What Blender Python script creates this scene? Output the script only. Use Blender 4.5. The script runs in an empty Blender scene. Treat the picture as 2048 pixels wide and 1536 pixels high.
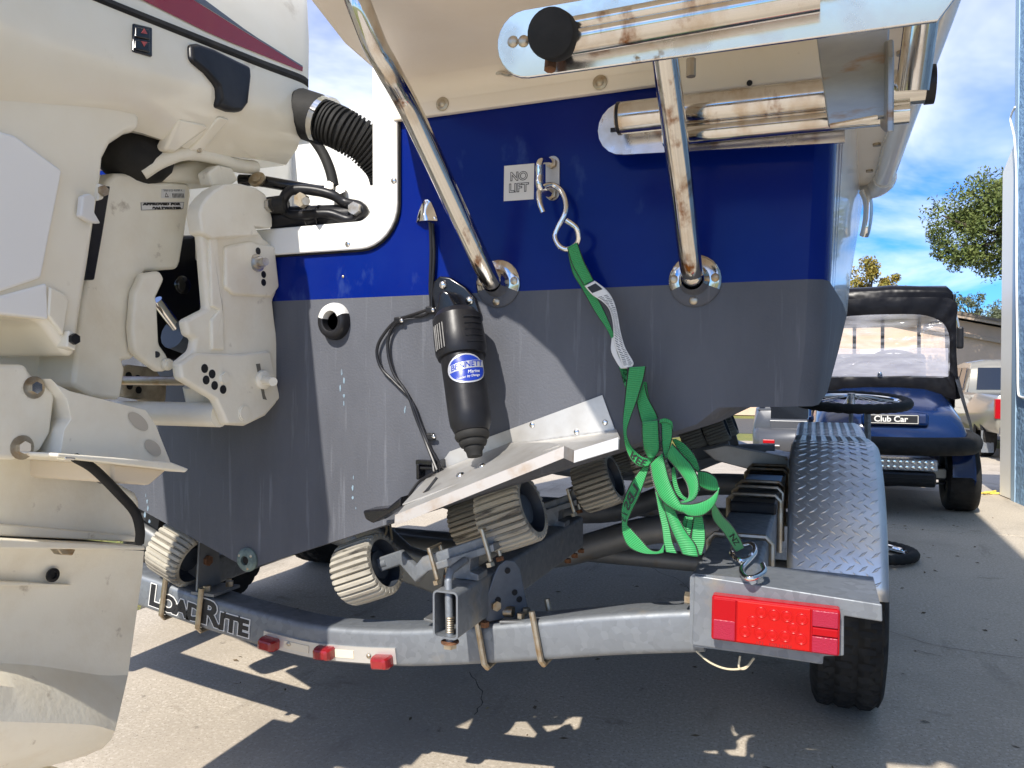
import bpy, bmesh, math, random
from math import sin, cos, pi, radians, sqrt, atan2
from mathutils import Vector, Matrix, Quaternion
import numpy as np

random.seed(7); np.random.seed(7)
scene = bpy.context.scene
COL = scene.collection
V = Vector

# ---------------------------------------------------------------- camera
CAM = V((0.0, -1.33, 0.95))
YAW, PITCH, FPX = radians(21.4), radians(-0.86), 1540.0
cam_data = bpy.data.cameras.new('camera')
cam_data.sensor_width = 36.0
cam_data.lens = 36.0 * FPX / 2048.0
cam_data.clip_start, cam_data.clip_end = 0.05, 3000
cam = bpy.data.objects.new('camera', cam_data); COL.objects.link(cam)
cam.location = CAM
cam.rotation_euler = (pi / 2 + PITCH, 0, YAW)
scene.camera = cam
CR = cam.rotation_euler.to_matrix()

# ---------------------------------------------------------------- sky and sun
SUN_TRAVEL = V((0.12, 1.02, -1.0)).normalized()
to_sun = -SUN_TRAVEL
SUN_EL = math.asin(to_sun.z); SUN_AZ = atan2(to_sun.x, to_sun.y)
world = bpy.data.worlds.new('World'); scene.world = world; world.use_nodes = True
wn = world.node_tree; wn.nodes.clear()
def wnode(t, **kw):
    n = wn.nodes.new(t)
    for k, v in kw.items(): setattr(n, k, v)
    return n
sky = wnode('ShaderNodeTexSky', sky_type='NISHITA', sun_disc=False)
sky.sun_elevation = SUN_EL; sky.sun_rotation = SUN_AZ
sky.air_density = 1.0; sky.dust_density = 0.3; sky.ozone_density = 2.2
tc = wnode('ShaderNodeTexCoord')
sep = wnode('ShaderNodeSeparateXYZ'); wn.links.new(tc.outputs['Generated'], sep.inputs[0])
den = wnode('ShaderNodeMath', operation='MAXIMUM'); den.inputs[1].default_value = 0.0
wn.links.new(sep.outputs['Z'], den.inputs[0])
den2 = wnode('ShaderNodeMath', operation='ADD'); den2.inputs[1].default_value = 0.32
wn.links.new(den.outputs[0], den2.inputs[0])
comb = wnode('ShaderNodeCombineXYZ')
for i, ax in enumerate('XY'):
    d = wnode('ShaderNodeMath', operation='DIVIDE')
    wn.links.new(sep.outputs[ax], d.inputs[0]); wn.links.new(den2.outputs[0], d.inputs[1])
    wn.links.new(d.outputs[0], comb.inputs[i])
cl = wnode('ShaderNodeTexNoise'); cl.inputs['Scale'].default_value = 1.9
cl.inputs['Detail'].default_value = 6.0; cl.inputs['Roughness'].default_value = 0.55
cl.inputs['Distortion'].default_value = 0.35
mp = wnode('ShaderNodeMapping'); mp.inputs['Location'].default_value = (1.1, 5.2, 0.5)
wn.links.new(comb.outputs[0], mp.inputs[0]); wn.links.new(mp.outputs[0], cl.inputs['Vector'])
ramp = wnode('ShaderNodeValToRGB')
ramp.color_ramp.elements[0].position = 0.40; ramp.color_ramp.elements[0].color = (0, 0, 0, 1)
ramp.color_ramp.elements[1].position = 0.66; ramp.color_ramp.elements[1].color = (1, 1, 1, 1)
wn.links.new(cl.outputs['Fac'], ramp.inputs[0])
mx = wnode('ShaderNodeMix', data_type='RGBA')
fm = wnode('ShaderNodeMath', operation='MULTIPLY'); fm.inputs[1].default_value = 0.85
wn.links.new(ramp.outputs['Color'], fm.inputs[0])
wn.links.new(fm.outputs[0], mx.inputs[0])
tint = wnode('ShaderNodeMix', data_type='RGBA', blend_type='MULTIPLY'); tint.inputs[0].default_value = 1.0
wn.links.new(sky.outputs[0], tint.inputs[6]); tint.inputs[7].default_value = (.10, .26, .50, 1)
wn.links.new(tint.outputs[2], mx.inputs[6]); mx.inputs[7].default_value = (3.6, 3.68, 3.9, 1)
bg = wnode('ShaderNodeBackground'); bg.inputs['Strength'].default_value = 0.15
wo = wnode('ShaderNodeOutputWorld')
wn.links.new(mx.outputs[2], bg.inputs['Color']); wn.links.new(bg.outputs[0], wo.inputs['Surface'])

sun_data = bpy.data.lights.new('sun', 'SUN'); sun_data.energy = 2.55
sun_data.angle = radians(0.55); sun_data.color = (1.0, 0.94, 0.85)
sun = bpy.data.objects.new('sun', sun_data); COL.objects.link(sun)
sun.location = (0, -5, 20)
sun.rotation_euler = SUN_TRAVEL.to_track_quat('-Z', 'Y').to_euler()

scene.view_settings.view_transform = 'Standard'
scene.view_settings.look = 'None'
scene.view_settings.gamma = 1.0
scene.view_settings.use_curve_mapping = False
scene.view_settings.exposure = 1.46
scene.render.engine = 'CYCLES'
scene.cycles.max_bounces = 8
scene.cycles.transparent_max_bounces = 12

# ---------------------------------------------------------------- view-ray helpers: where does a sight line of the photo meet a known plane
def ray(px, py):
    return CR @ V(((px - 1024) / FPX, -(py - 768) / FPX, -1.0))
def onX(px, py, X):
    d = ray(px, py); return CAM + d * ((X - CAM.x) / d.x)
def onY(px, py, Y):
    d = ray(px, py); return CAM + d * ((Y - CAM.y) / d.y)
def onZ(px, py, Z):
    d = ray(px, py); return CAM + d * ((Z - CAM.z) / d.z)
def depth_of(p):
    return -((CR.transposed() @ (V(p) - CAM)).z)
def pxm(p):            # metres per photo pixel at p
    return depth_of(p) / FPX

# ---------------------------------------------------------------- mesh builder
def catmull(pts, n=8, closed=False):
    pts = [V(p) for p in pts]; out = []; m = len(pts)
    rng = range(m if closed else m - 1)
    for i in rng:
        if closed:
            a, b, c, d = pts[(i-1) % m], pts[i], pts[(i+1) % m], pts[(i+2) % m]
        else:
            b, c = pts[i], pts[i+1]
            a = pts[i-1] if i > 0 else b + (b - c)
            d = pts[i+2] if i + 2 < m else c + (c - b)
        for k in range(n):
            t = k / n
            out.append(0.5 * ((2*b) + (c-a)*t + (2*a-5*b+4*c-d)*t*t + (3*b-a-3*c+d)*t**3))
    if not closed: out.append(pts[-1])
    return out

def frame_from(axis, hint=V((0, 0, 1))):
    w = V(axis).normalized()
    h = V(hint)
    if abs(w.dot(h.normalized())) > 0.97: h = V((1, 0, 0)) if abs(w.x) < 0.9 else V((0, 1, 0))
    u = (h - w * h.dot(w)).normalized()
    v = w.cross(u)
    return u, v, w

def mat_from(axis_x, loc, hint=V((0, 0, 1))):
    """matrix whose local X runs along axis_x"""
    x = V(axis_x).normalized(); h = V(hint)
    if abs(x.dot(h)) > 0.97: h = V((0, 1, 0))
    y = h.cross(x).normalized(); z = x.cross(y)
    M = Matrix((x, y, z)).transposed().to_4x4(); M.translation = V(loc)
    return M

class G:
    def __init__(s): s.v = []; s.f = []
    def add(s, vs, fs):
        o = len(s.v); s.v += [tuple(p) for p in vs]; s.f += [tuple(i + o for i in f) for f in fs]; return s
    def box(s, c, size, R=None):
        c = V(c); hx, hy, hz = [k / 2 for k in size]
        vs = [V((x, y, z)) for x in (-hx, hx) for y in (-hy, hy) for z in (-hz, hz)]
        if R is not None: vs = [R @ p for p in vs]
        vs = [p + c for p in vs]
        return s.add(vs, [(0,1,3,2),(4,6,7,5),(0,4,5,1),(2,3,7,6),(0,2,6,4),(1,5,7,3)])
    def span(s, a, b):
        a, b = V(a), V(b)
        return s.box((a + b) / 2, [abs(b[i] - a[i]) for i in range(3)])
    def prism(s, pts, vec):
        pts = [V(p) for p in pts]; vec = V(vec); n = len(pts)
        nrm = V((0, 0, 0))
        for i in range(n):
            nrm += pts[i].cross(pts[(i+1) % n])
        flip = nrm.dot(vec) > 0
        vs = pts + [p + vec for p in pts]
        a = list(range(n)); b = list(range(n, 2*n))
        fs = [tuple(a[::-1]), tuple(b)] if flip else [tuple(a), tuple(b[::-1])]
        for i in range(n):
            j = (i+1) % n
            fs.append((i, j, n+j, n+i) if flip else (j, i, n+i, n+j))
        return s.add(vs, fs)
    def loft(s, rings, closed=True, caps=(True, True), flip=False):
        n = len(rings[0]); vs = [V(p) for r in rings for p in r]; fs = []
        for k in range(len(rings) - 1):
            for i in range(n if closed else n - 1):
                j = (i+1) % n
                q = (k*n+i, k*n+j, (k+1)*n+j, (k+1)*n+i)
                fs.append(q[::-1] if flip else q)
        if closed and caps[0]: fs.append(tuple(range(n))[::-1] if not flip else tuple(range(n)))
        if closed and caps[1]:
            e = tuple(range((len(rings)-1)*n, len(rings)*n)); fs.append(e if not flip else e[::-1])
        return s.add(vs, fs)
    def tube(s, path, r, n=12, closed=False, caps=True, sx=1.0):
        path = [V(p) for p in path]; m = len(path)
        rs = r if isinstance(r, (list, tuple)) else [r] * m
        rings = []; u = None
        for i, p in enumerate(path):
            if closed: t = path[(i+1) % m] - path[i-1]
            else: t = path[min(i+1, m-1)] - path[max(i-1, 0)]
            t.normalize()
            if u is None: u, w, _ = frame_from(t)
            else:
                u = (u - t * u.dot(t)).normalized()
            w = t.cross(u)
            rings.append([p + (u*cos(2*pi*k/n)*sx + w*sin(2*pi*k/n)) * rs[i] for k in range(n)])
        if closed:
            rings.append(rings[0]); return s.loft(rings, True, (False, False))
        return s.loft(rings, True, (caps, caps))
    def cyl(s, a, b, r, n=16, r2=None):
        return s.tube([a, b], [r, r if r2 is None else r2], n)
    def lathe(s, prof, origin, axis, n=24, caps=True, hint=V((0, 0, 1))):
        u, v, w = frame_from(axis, hint); o = V(origin)
        rings = [[o + w*h + (u*cos(2*pi*k/n) + v*sin(2*pi*k/n)) * r for k in range(n)] for r, h in prof]
        return s.loft(rings, True, (caps, caps))
    def ball(s, c, r, nu=14, nv=8, sc=(1, 1, 1)):
        c = V(c); rings = []
        for j in range(nv + 1):
            a = pi * j / nv - pi/2; rr = max(cos(a), 0.001)
            rings.append([c + V((r*sc[0]*rr*cos(2*pi*k/nu), r*sc[1]*rr*sin(2*pi*k/nu), r*sc[2]*sin(a))) for k in range(nu)])
        return s.loft(rings)
    def hexa(s, c, axis, r, h):
        u, v, w = frame_from(axis); c = V(c)
        ring = [c + (u*cos(pi/3*k) + v*sin(pi/3*k))*r for k in range(6)]
        return s.prism(ring, w*h)
    def dome(s, c, axis, r, h, n=14):
        prof = [(r*cos(a), h*sin(a)) for a in [0, .35, .7, 1.05, 1.35]] + [(0.0005, h)]
        return s.lathe(prof, c, axis, n)
    def xform(s, M):
        s.v = [tuple(M @ V(p)) for p in s.v]; return s
    def mesh(s, name, mat, smooth=38.0, bevel=0.0):
        me = bpy.data.meshes.new(name)
        me.from_pydata(s.v, [], s.f); me.validate()
        if smooth:
            me.shade_smooth()
            me.set_sharp_from_angle(angle=radians(smooth))
        if mat is not None: me.materials.append(mat)
        return me
    def build(s, name, mat, parent=None, smooth=38.0, bevel=0.0, seg=2, fix=True, kind=None, label=None):
        base = WL(parent)
        if base.length > 0: s.v = [(p[0]-base.x, p[1]-base.y, p[2]-base.z) for p in s.v]
        me = s.mesh(name, mat, smooth)
        if fix:
            bm = bmesh.new(); bm.from_mesh(me)
            bmesh.ops.recalc_face_normals(bm, faces=bm.faces); bm.to_mesh(me); bm.free()
            if smooth: me.set_sharp_from_angle(angle=radians(smooth))
        o = bpy.data.objects.new(name, me); COL.objects.link(o)
        if parent is not None: o.parent = parent
        WLOC[o.name] = base
        if bevel:
            md = o.modifiers.new('bevel', 'BEVEL'); md.width = bevel; md.segments = seg
            md.limit_method = 'ANGLE'; md.angle_limit = radians(32); md.harden_normals = False
            if smooth:
                me.shade_smooth(); me.set_sharp_from_angle(angle=radians(180))
                wnm = o.modifiers.new('wn', 'WEIGHTED_NORMAL'); wnm.keep_sharp = False
        if kind: o['kind'] = kind
        if label: o['label'] = label
        return o

WLOC = {}
def WL(o):
    return V((0, 0, 0)) if o is None else WLOC[o.name].copy()
def thing(name, loc, label, cat, group=None, local=False):
    o = bpy.data.objects.new(name, None); COL.objects.link(o)
    o.empty_display_size = 0.1; o.location = loc
    WLOC[o.name] = V((0, 0, 0)) if local else V(loc)
    return tag(o, label, cat, group)
def tag(o, label, cat=None, group=None):
    o['label'] = label
    if cat: o['category'] = cat
    if group: o['group'] = group
    return o
def place(me, name, parent, M, label=None):
    o = bpy.data.objects.new(name, me); COL.objects.link(o)
    o.parent = parent
    T = Matrix.Translation(-WL(parent)) @ M
    o.matrix_local = T
    WLOC[o.name] = V((0, 0, 0))
    if label: o['label'] = label
    return o
def struct(o): o['kind'] = 'structure'; return o
def copy_tree(o, parent=None):
    c = o.copy(); COL.objects.link(c)
    if parent is not None: c.parent = parent
    for ch in list(o.children): copy_tree(ch, c)
    return c
_dg = None
def text_geo(s, size, bold=0.0, space=1.0, shear=0.0):
    cu = bpy.data.curves.new('t', 'FONT'); cu.body = s; cu.size = size; cu.offset = bold
    cu.space_character = space; cu.shear = shear; cu.align_x = 'CENTER'; cu.align_y = 'CENTER'
    cu.resolution_u = 3
    ob = bpy.data.objects.new('t', cu); COL.objects.link(ob)
    dg = bpy.context.evaluated_depsgraph_get()
    me = bpy.data.meshes.new_from_object(ob.evaluated_get(dg))
    bm = bmesh.new(); bm.from_mesh(me)
    bmesh.ops.remove_doubles(bm, verts=bm.verts, dist=1e-6)
    bpy.data.objects.remove(ob); bpy.data.curves.remove(cu); bpy.data.meshes.remove(me)
    return bm
def text_on(s, size, fn, name, mat, parent, bold=0.0, space=1.0, shear=0.0, cut=0.0, thick=0.0):
    """flat lettering; fn maps (x, y) of the lettering to a world point"""
    bm = text_geo(s, size, bold, space, shear)
    if cut:
        xs = [v.co.x for v in bm.verts]; x = min(xs) + cut
        while x < max(xs):
            bmesh.ops.bisect_plane(bm, geom=bm.verts[:] + bm.edges[:] + bm.faces[:], plane_co=(x, 0, 0), plane_no=(1, 0, 0))
            x += cut
    g = G()
    bm.verts.index_update()
    vs = [fn(v.co.x, v.co.y) for v in bm.verts]
    fs = [[v.index for v in f.verts] for f in bm.faces]
    bm.free()
    g.add(vs, fs)
    return g.build(name, mat, parent, smooth=0, fix=False)
# ---------------------------------------------------------------- materials
MATS = {}
def mat(name, col, rough=0.5, metal=0.0, col2=None, scale=8.0, lo=0.4, hi=0.65, bump=0.0, bscale=60.0,
        spec=0.5, coat=0.0, stretch=(1, 1, 1), col3=None, scale3=20.0, lo3=0.6, hi3=0.72, stretch3=(1, 1, 1),
        rough2=None, voro=False, alpha=None, trans=0.0, detail=5.0, bdetail=4.0):
    m = bpy.data.materials.new(name); m.use_nodes = True; MATS[name] = m
    nt = m.node_tree; b = nt.nodes['Principled BSDF']; L = nt.links
    c4 = lambda c: (c[0], c[1], c[2], 1.0)
    b.inputs['Base Color'].default_value = c4(col); b.inputs['Roughness'].default_value = rough
    b.inputs['Metallic'].default_value = metal
    b.inputs['Specular IOR Level'].default_value = spec
    b.inputs['Coat Weight'].default_value = coat; b.inputs['Coat Roughness'].default_value = 0.04
    if trans: b.inputs['Transmission Weight'].default_value = trans
    if alpha is not None: b.inputs['Alpha'].default_value = alpha
    tcn = nt.nodes.new('ShaderNodeTexCoord')
    def mapping(st):
        n = nt.nodes.new('ShaderNodeMapping'); n.inputs['Scale'].default_value = st
        L.new(tcn.outputs['Object'], n.inputs[0]); return n
    def noise_fac(sc, st, l, h, vor=False, det=5.0):
        mpn = mapping(st)
        if vor:
            t = nt.nodes.new('ShaderNodeTexVoronoi'); t.inputs['Scale'].default_value = sc
            out = t.outputs['Color']
            mixn = nt.nodes.new('ShaderNodeMath'); mixn.operation = 'MULTIPLY'; mixn.inputs[1].default_value = 1.0
            L.new(mpn.outputs[0], t.inputs['Vector']); L.new(out, mixn.inputs[0]); out = mixn.outputs[0]
        else:
            t = nt.nodes.new('ShaderNodeTexNoise'); t.inputs['Scale'].default_value = sc
            t.inputs['Detail'].default_value = det; t.inputs['Roughness'].default_value = 0.6
            L.new(mpn.outputs[0], t.inputs['Vector']); out = t.outputs['Fac']
        r = nt.nodes.new('ShaderNodeMapRange'); r.inputs['From Min'].default_value = l; r.inputs['From Max'].default_value = h
        L.new(out, r.inputs['Value']); return r.outputs['Result']
    cur = None
    if col2 is not None:
        f = noise_fac(scale, stretch, lo, hi, voro, detail)
        x = nt.nodes.new('ShaderNodeMix'); x.data_type = 'RGBA'
        x.inputs[6].default_value = c4(col); x.inputs[7].default_value = c4(col2)
        L.new(f, x.inputs[0]); cur = x.outputs[2]
        if rough2 is not None:
            rr = nt.nodes.new('ShaderNodeMix'); rr.data_type = 'FLOAT'
            rr.inputs[2].default_value = rough; rr.inputs[3].default_value = rough2
            L.new(f, rr.inputs[0]); L.new(rr.outputs[0], b.inputs['Roughness'])
    if col3 is not None:
        f = noise_fac(scale3, stretch3, lo3, hi3)
        x = nt.nodes.new('ShaderNodeMix'); x.data_type = 'RGBA'
        x.inputs[7].default_value = c4(col3)
        if cur is not None: L.new(cur, x.inputs[6])
        else: x.inputs[6].default_value = c4(col)
        L.new(f, x.inputs[0]); cur = x.outputs[2]
    if cur is not None: L.new(cur, b.inputs['Base Color'])
    if bump:
        t = nt.nodes.new('ShaderNodeTexNoise'); t.inputs['Scale'].default_value = bscale; t.inputs['Detail'].default_value = bdetail
        L.new(mapping((1, 1, 1)).outputs[0], t.inputs['Vector'])
        bp = nt.nodes.new('ShaderNodeBump'); bp.inputs['Strength'].default_value = bump; bp.inputs['Distance'].default_value = 0.01
        L.new(t.outputs['Fac'], bp.inputs['Height']); L.new(bp.outputs[0], b.inputs['Normal'])
    return m

M_ENG   = mat('engine_white', (.86, .805, .67), .24, col2=(.81, .74, .59), scale=5, lo=.4, hi=.75, coat=.3, col3=(.55,.47,.34), scale3=9, lo3=.66, hi3=.8)
M_ENGM  = mat('engine_casting', (.86, .815, .69), .40, col2=(.77, .70, .555), scale=9, lo=.42, hi=.75, bump=.06, bscale=90, col3=(.40,.34,.26), scale3=22, lo3=.66, hi3=.78)
M_PANEL = mat('engine_panel_sky', (.86, .85, .82), .3, coat=.2)  # cooler white puts the sky's reflection into the panel colour
M_WHITE = mat('gelcoat_white', (.80, .79, .75), .22, col2=(.74, .72, .66), scale=7, lo=.45, hi=.8, coat=.4)
M_PLAT  = mat('platform_underside', (.88, .79, .66), .42, col2=(.82, .72, .58), scale=3.5, lo=.4, hi=.7, col3=(.55,.44,.32), scale3=13, lo3=.68, hi3=.8, bump=.03, bscale=120)
M_BLUE  = mat('transom_blue', (.002, .012, .15), .16, col2=(.005, .020, .17), scale=4, lo=.5, hi=.8, spec=.14, col3=(.05,.09,.25), scale3=9, lo3=.62, hi3=.80, stretch3=(1,1,.5))
M_GRAY  = mat('bottom_paint', (.092, .097, .113), .6, col2=(.074, .078, .091), scale=4, lo=.4, hi=.66, stretch=(2, 1, .7), col3=(.19,.20,.225), scale3=22, lo3=.58, hi3=.85, stretch3=(2.5,1,.16), bump=.12, bscale=220, spec=.35)
M_STAIN = mat('paint_drips', (.21, .30, .37), .7, col2=(.14,.17,.20), scale=60)
M_SS    = mat('stainless', (.66, .64, .60), .09, 1.0, col2=(.46, .34, .22), scale=16, lo=.50, hi=.74, rough2=.34, stretch=(1,1,.5), col3=(.20,.075,.02), scale3=26, lo3=.585, hi3=.72, stretch3=(1,1,.4))
M_CHROME= mat('bright_steel', (.80, .79, .77), .07, 1.0)
M_PLATE = mat('polished_plate', (.76, .76, .77), .20, 1.0, col2=(.58, .54, .48), scale=14, lo=.46, hi=.75, rough2=.40, col3=(.26,.14,.06), scale3=30, lo3=.64, hi3=.72)
M_STAINP = mat('stained_plate', (.40, .41, .40), .42, .8, col2=(.30, .31, .31), scale=7, lo=.35, hi=.65, stretch=(1,1,3), col3=(.30,.17,.08), scale3=11, lo3=.56, hi3=.70, stretch3=(1,1,3.5))
M_TABSS = mat('brushed_steel', (.56, .55, .53), .5, .75, col2=(.47, .45, .42), scale=18, lo=.4, hi=.7, col3=(.42,.22,.08), scale3=25, lo3=.68, hi3=.8)
M_RUST  = mat('rust', (.10, .045, .02), .9, col2=(.20, .085, .035), scale=50, bump=.4, bscale=150)
M_ZINC  = mat('zinc_bolt', (.52, .46, .36), .42, 1.0, col2=(.40,.28,.16), scale=40, lo=.45, hi=.7)
M_GALV  = mat('galvanised', (.215, .232, .25), .48, .5, col2=(.165, .178, .195), scale=75, lo=.1, hi=1.0, rough2=.60, voro=True, col3=(.30,.26,.20), scale3=10, lo3=.62, hi3=.8, bump=.05, bscale=70)
M_GALVD = mat('galvanised_weathered', (.22, .225, .225), .55, .55, col2=(.15, .155, .16), scale=6, lo=.4, hi=.7, col3=(.20,.15,.09), scale3=14, lo3=.6, hi3=.8, bump=.06, bscale=90)
M_DIAM  = mat('tread_plate', (.72, .73, .74), .38, .85, col2=(.58, .59, .60), scale=9, lo=.38, hi=.7, rough2=.46)
M_BLK   = mat('black_plastic', (.010, .010, .012), .36, col2=(.018,.018,.020), scale=12, bump=.03, spec=.28)
M_BLKG  = mat('black_gloss', (.008, .008, .01), .18)
M_RUB   = mat('rubber', (.014, .014, .014), .7, col2=(.026, .025, .023), scale=14, bump=.08, bscale=90, spec=.25)
M_ROLL  = mat('roller_rubber', (.42, .39, .32), .75, col2=(.20, .18, .145), scale=11, lo=.40, hi=.62, bump=.2, bscale=90, stretch=(.25, 1.6, 1.6), col3=(.05,.045,.04), scale3=18, lo3=.60, hi3=.70, stretch3=(.5, 2, 2))
M_ROLLW = mat('roller_groove', (.17, .155, .125), .85, bump=.1)
M_ROLLC = mat('roller_hub', (.028, .034, .045), .45)
M_RED   = mat('lens_red', (.34, .003, .007), .22, spec=.2)
M_REDD  = mat('lens_dark_red', (.28, .012, .015), .2, col2=(.20,.01,.012), scale=40, coat=.3)
M_REDB  = mat('led_red', (.42, .007, .006), .28, spec=.2)
M_REDR  = mat('reflector_red', (.30, .006, .03), .35, bump=.2, bscale=420)
M_STRIPE= mat('stripe_red', (.25, .010, .016), .25, coat=.4)
M_STRIPG= mat('stripe_grey', (.10, .11, .13), .25, coat=.4)
M_LABEL = mat('label_white', (.70, .69, .66), .5)
M_INK   = mat('ink_black', (.01, .01, .012), .5)
M_BLUEL = mat('sticker_blue', (.01, .035, .30), .3)
M_SILVL = mat('sticker_silver', (.55, .56, .60), .3, .5)
M_TAN   = mat('wire_tan', (.55, .48, .33), .5)
M_YEL   = mat('cord_yellow', (.75, .58, .10), .5)
M_GLASS = mat('dark_glass', (.012, .014, .018), .05, spec=.8)
M_CBLUE = mat('cart_blue', (.004, .017, .075), .16, coat=.25)
M_VINYL = mat('black_vinyl', (.006, .006, .008), .30, col2=(.010,.010,.012), scale=9, bump=1.0, bscale=7, bdetail=2, spec=.15)
M_SILVER= mat('car_silver', (.07, .073, .08), .35, .2, coat=.15)
M_CHAMP = mat('truck_champagne', (.27, .255, .21), .3, .3, coat=.5)
M_STUC  = mat('stucco_beige', (.62, .45, .32), .85, col2=(.56,.41,.29), scale=3, bump=.2, bscale=30)
M_ROOF  = mat('roof_shingle', (.20, .16, .12), .9, col2=(.14,.11,.085), scale=12, bump=.3, bscale=20)
M_TRIM  = mat('trim_white', (.90, .88, .81), .5)
M_HBLUE = mat('stucco_blue', (.27, .43, .60), .85, col2=(.21, .35, .52), scale=7, bump=1.0, bscale=32, bdetail=3)
M_BARK  = mat('bark', (.10, .075, .05), .9, col2=(.05,.04,.03), scale=14, bump=.6, bscale=20)
M_SPOKE = mat('spoke_steel', (.6, .6, .6), .25, 1.0)

# clear vinyl of the cart's windscreen: a thin film that lets most light through
m = bpy.data.materials.new('clear_vinyl'); m.use_nodes = True; nt = m.node_tree
nt.nodes.clear(); o_ = nt.nodes.new('ShaderNodeOutputMaterial')
tr = nt.nodes.new('ShaderNodeBsdfTransparent'); gl = nt.nodes.new('ShaderNodeBsdfPrincipled')
gl.inputs['Base Color'].default_value = (.62, .62, .68, 1); gl.inputs['Roughness'].default_value = .12
tt = nt.nodes.new('ShaderNodeTexNoise'); tt.inputs['Scale'].default_value = 5.0; tt.inputs['Detail'].default_value = 3
tcv = nt.nodes.new('ShaderNodeTexCoord'); mpv = nt.nodes.new('ShaderNodeMapping'); mpv.inputs['Scale'].default_value = (.6, 1, 5)
nt.links.new(tcv.outputs['Object'], mpv.inputs[0]); nt.links.new(mpv.outputs[0], tt.inputs['Vector'])
mr = nt.nodes.new('ShaderNodeMapRange'); mr.inputs['From Min'].default_value = .35; mr.inputs['From Max'].default_value = .7
mr.inputs['To Min'].default_value = .04; mr.inputs['To Max'].default_value = .40
nt.links.new(tt.outputs['Fac'], mr.inputs['Value'])
bpn = nt.nodes.new('ShaderNodeBump'); bpn.inputs['Strength'].default_value = .5; bpn.inputs['Distance'].default_value = .03
nt.links.new(tt.outputs['Fac'], bpn.inputs['Height']); nt.links.new(bpn.outputs[0], gl.inputs['Normal'])
mxs = nt.nodes.new('ShaderNodeMixShader'); nt.links.new(mr.outputs[0], mxs.inputs[0])
nt.links.new(tr.outputs[0], mxs.inputs[1]); nt.links.new(gl.outputs[0], mxs.inputs[2]); nt.links.new(mxs.outputs[0], o_.inputs[0])
M_CLEAR = m

# woven strap: colour by the ribbon's own across-coordinate (black stitched edges), ribs along it
m = bpy.data.materials.new('green_webbing'); m.use_nodes = True; nt = m.node_tree; b = nt.nodes['Principled BSDF']
b.inputs['Roughness'].default_value = .55; b.inputs['Sheen Weight'].default_value = .2
uv = nt.nodes.new('ShaderNodeUVMap'); uv.uv_map = 'UVMap'
sx = nt.nodes.new('ShaderNodeSeparateXYZ'); nt.links.new(uv.outputs[0], sx.inputs[0])
def mth(op, a, bb):
    n = nt.nodes.new('ShaderNodeMath'); n.operation = op
    for i, q in enumerate((a, bb)):
        if isinstance(q, (int, float)): n.inputs[i].default_value = q
        else: nt.links.new(q, n.inputs[i])
    return n.outputs[0]
edge = mth('GREATER_THAN', mth('ABSOLUTE', mth('SUBTRACT', sx.outputs[0], .5), 0), .425)
ns = nt.nodes.new('ShaderNodeTexNoise'); ns.inputs['Scale'].default_value = 30; ns.inputs['Detail'].default_value = 6
nt.links.new(uv.outputs[0], ns.inputs['Vector'])
wv = mth('SINE', mth('MULTIPLY', sx.outputs[1], 2 * pi / .0032), 0)
mixa = nt.nodes.new('ShaderNodeMix'); mixa.data_type = 'RGBA'
mixa.inputs[6].default_value = (.010, .235, .055, 1); mixa.inputs[7].default_value = (.035, .36, .11, 1)
nt.links.new(mth('MULTIPLY', mth('ADD', mth('MULTIPLY', wv, .35), ns.outputs['Fac']), .8), mixa.inputs[0])
mixb = nt.nodes.new('ShaderNodeMix'); mixb.data_type = 'RGBA'; mixb.inputs[7].default_value = (.008, .012, .008, 1)
nt.links.new(edge, mixb.inputs[0]); nt.links.new(mixa.outputs[2], mixb.inputs[6]); nt.links.new(mixb.outputs[2], b.inputs['Base Color'])
bpn = nt.nodes.new('ShaderNodeBump'); bpn.inputs['Strength'].default_value = .5; bpn.inputs['Distance'].default_value = .001
nt.links.new(wv, bpn.inputs['Height']); nt.links.new(bpn.outputs[0], b.inputs['Normal'])
M_STRAP = m

# concrete drive
m = bpy.data.materials.new('concrete'); m.use_nodes = True; nt = m.node_tree; b = nt.nodes['Principled BSDF']
tcv = nt.nodes.new('ShaderNodeTexCoord')
def nz(scale, det=6, rough=.6, stretch=None):
    n = nt.nodes.new('ShaderNodeTexNoise'); n.inputs['Scale'].default_value = scale
    n.inputs['Detail'].default_value = det; n.inputs['Roughness'].default_value = rough
    if stretch:
        q = nt.nodes.new('ShaderNodeMapping'); q.inputs['Scale'].default_value = stretch
        nt.links.new(tcv.outputs['Object'], q.inputs[0]); nt.links.new(q.outputs[0], n.inputs['Vector'])
    else: nt.links.new(tcv.outputs['Object'], n.inputs['Vector'])
    return n.outputs['Fac']
def rng(x, a, bb):
    r = nt.nodes.new('ShaderNodeMapRange'); r.inputs['From Min'].default_value = a; r.inputs['From Max'].default_value = bb
    nt.links.new(x, r.inputs['Value']); return r.outputs['Result']
def mixc(f, a, c):
    x = nt.nodes.new('ShaderNodeMix'); x.data_type = 'RGBA'; nt.links.new(f, x.inputs[0])
    for i, q in ((6, a), (7, c)):
        if isinstance(q, tuple): x.inputs[i].default_value = q
        else: nt.links.new(q, x.inputs[i])
    return x.outputs[2]
c = mixc(rng(nz(1.3), .3, .7), (.50, .435, .345, 1), (.40, .35, .28, 1))
c = mixc(rng(nz(90, 3), .50, .70), c, (.60, .54, .45, 1))
c = mixc(rng(nz(170, 2), .60, .70), c, (.17, .14, .11, 1))
c = mixc(rng(nz(.8, 5, .65), .50, .72), c, (.34, .295, .235, 1))
c = mixc(rng(nz(3.2, 8, .7, (1, 1.6, 1)), .60, .74), c, (.21, .175, .13, 1))
c = mixc(rng(nz(9, 6, .7), .66, .74), c, (.14, .12, .095, 1))
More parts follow.
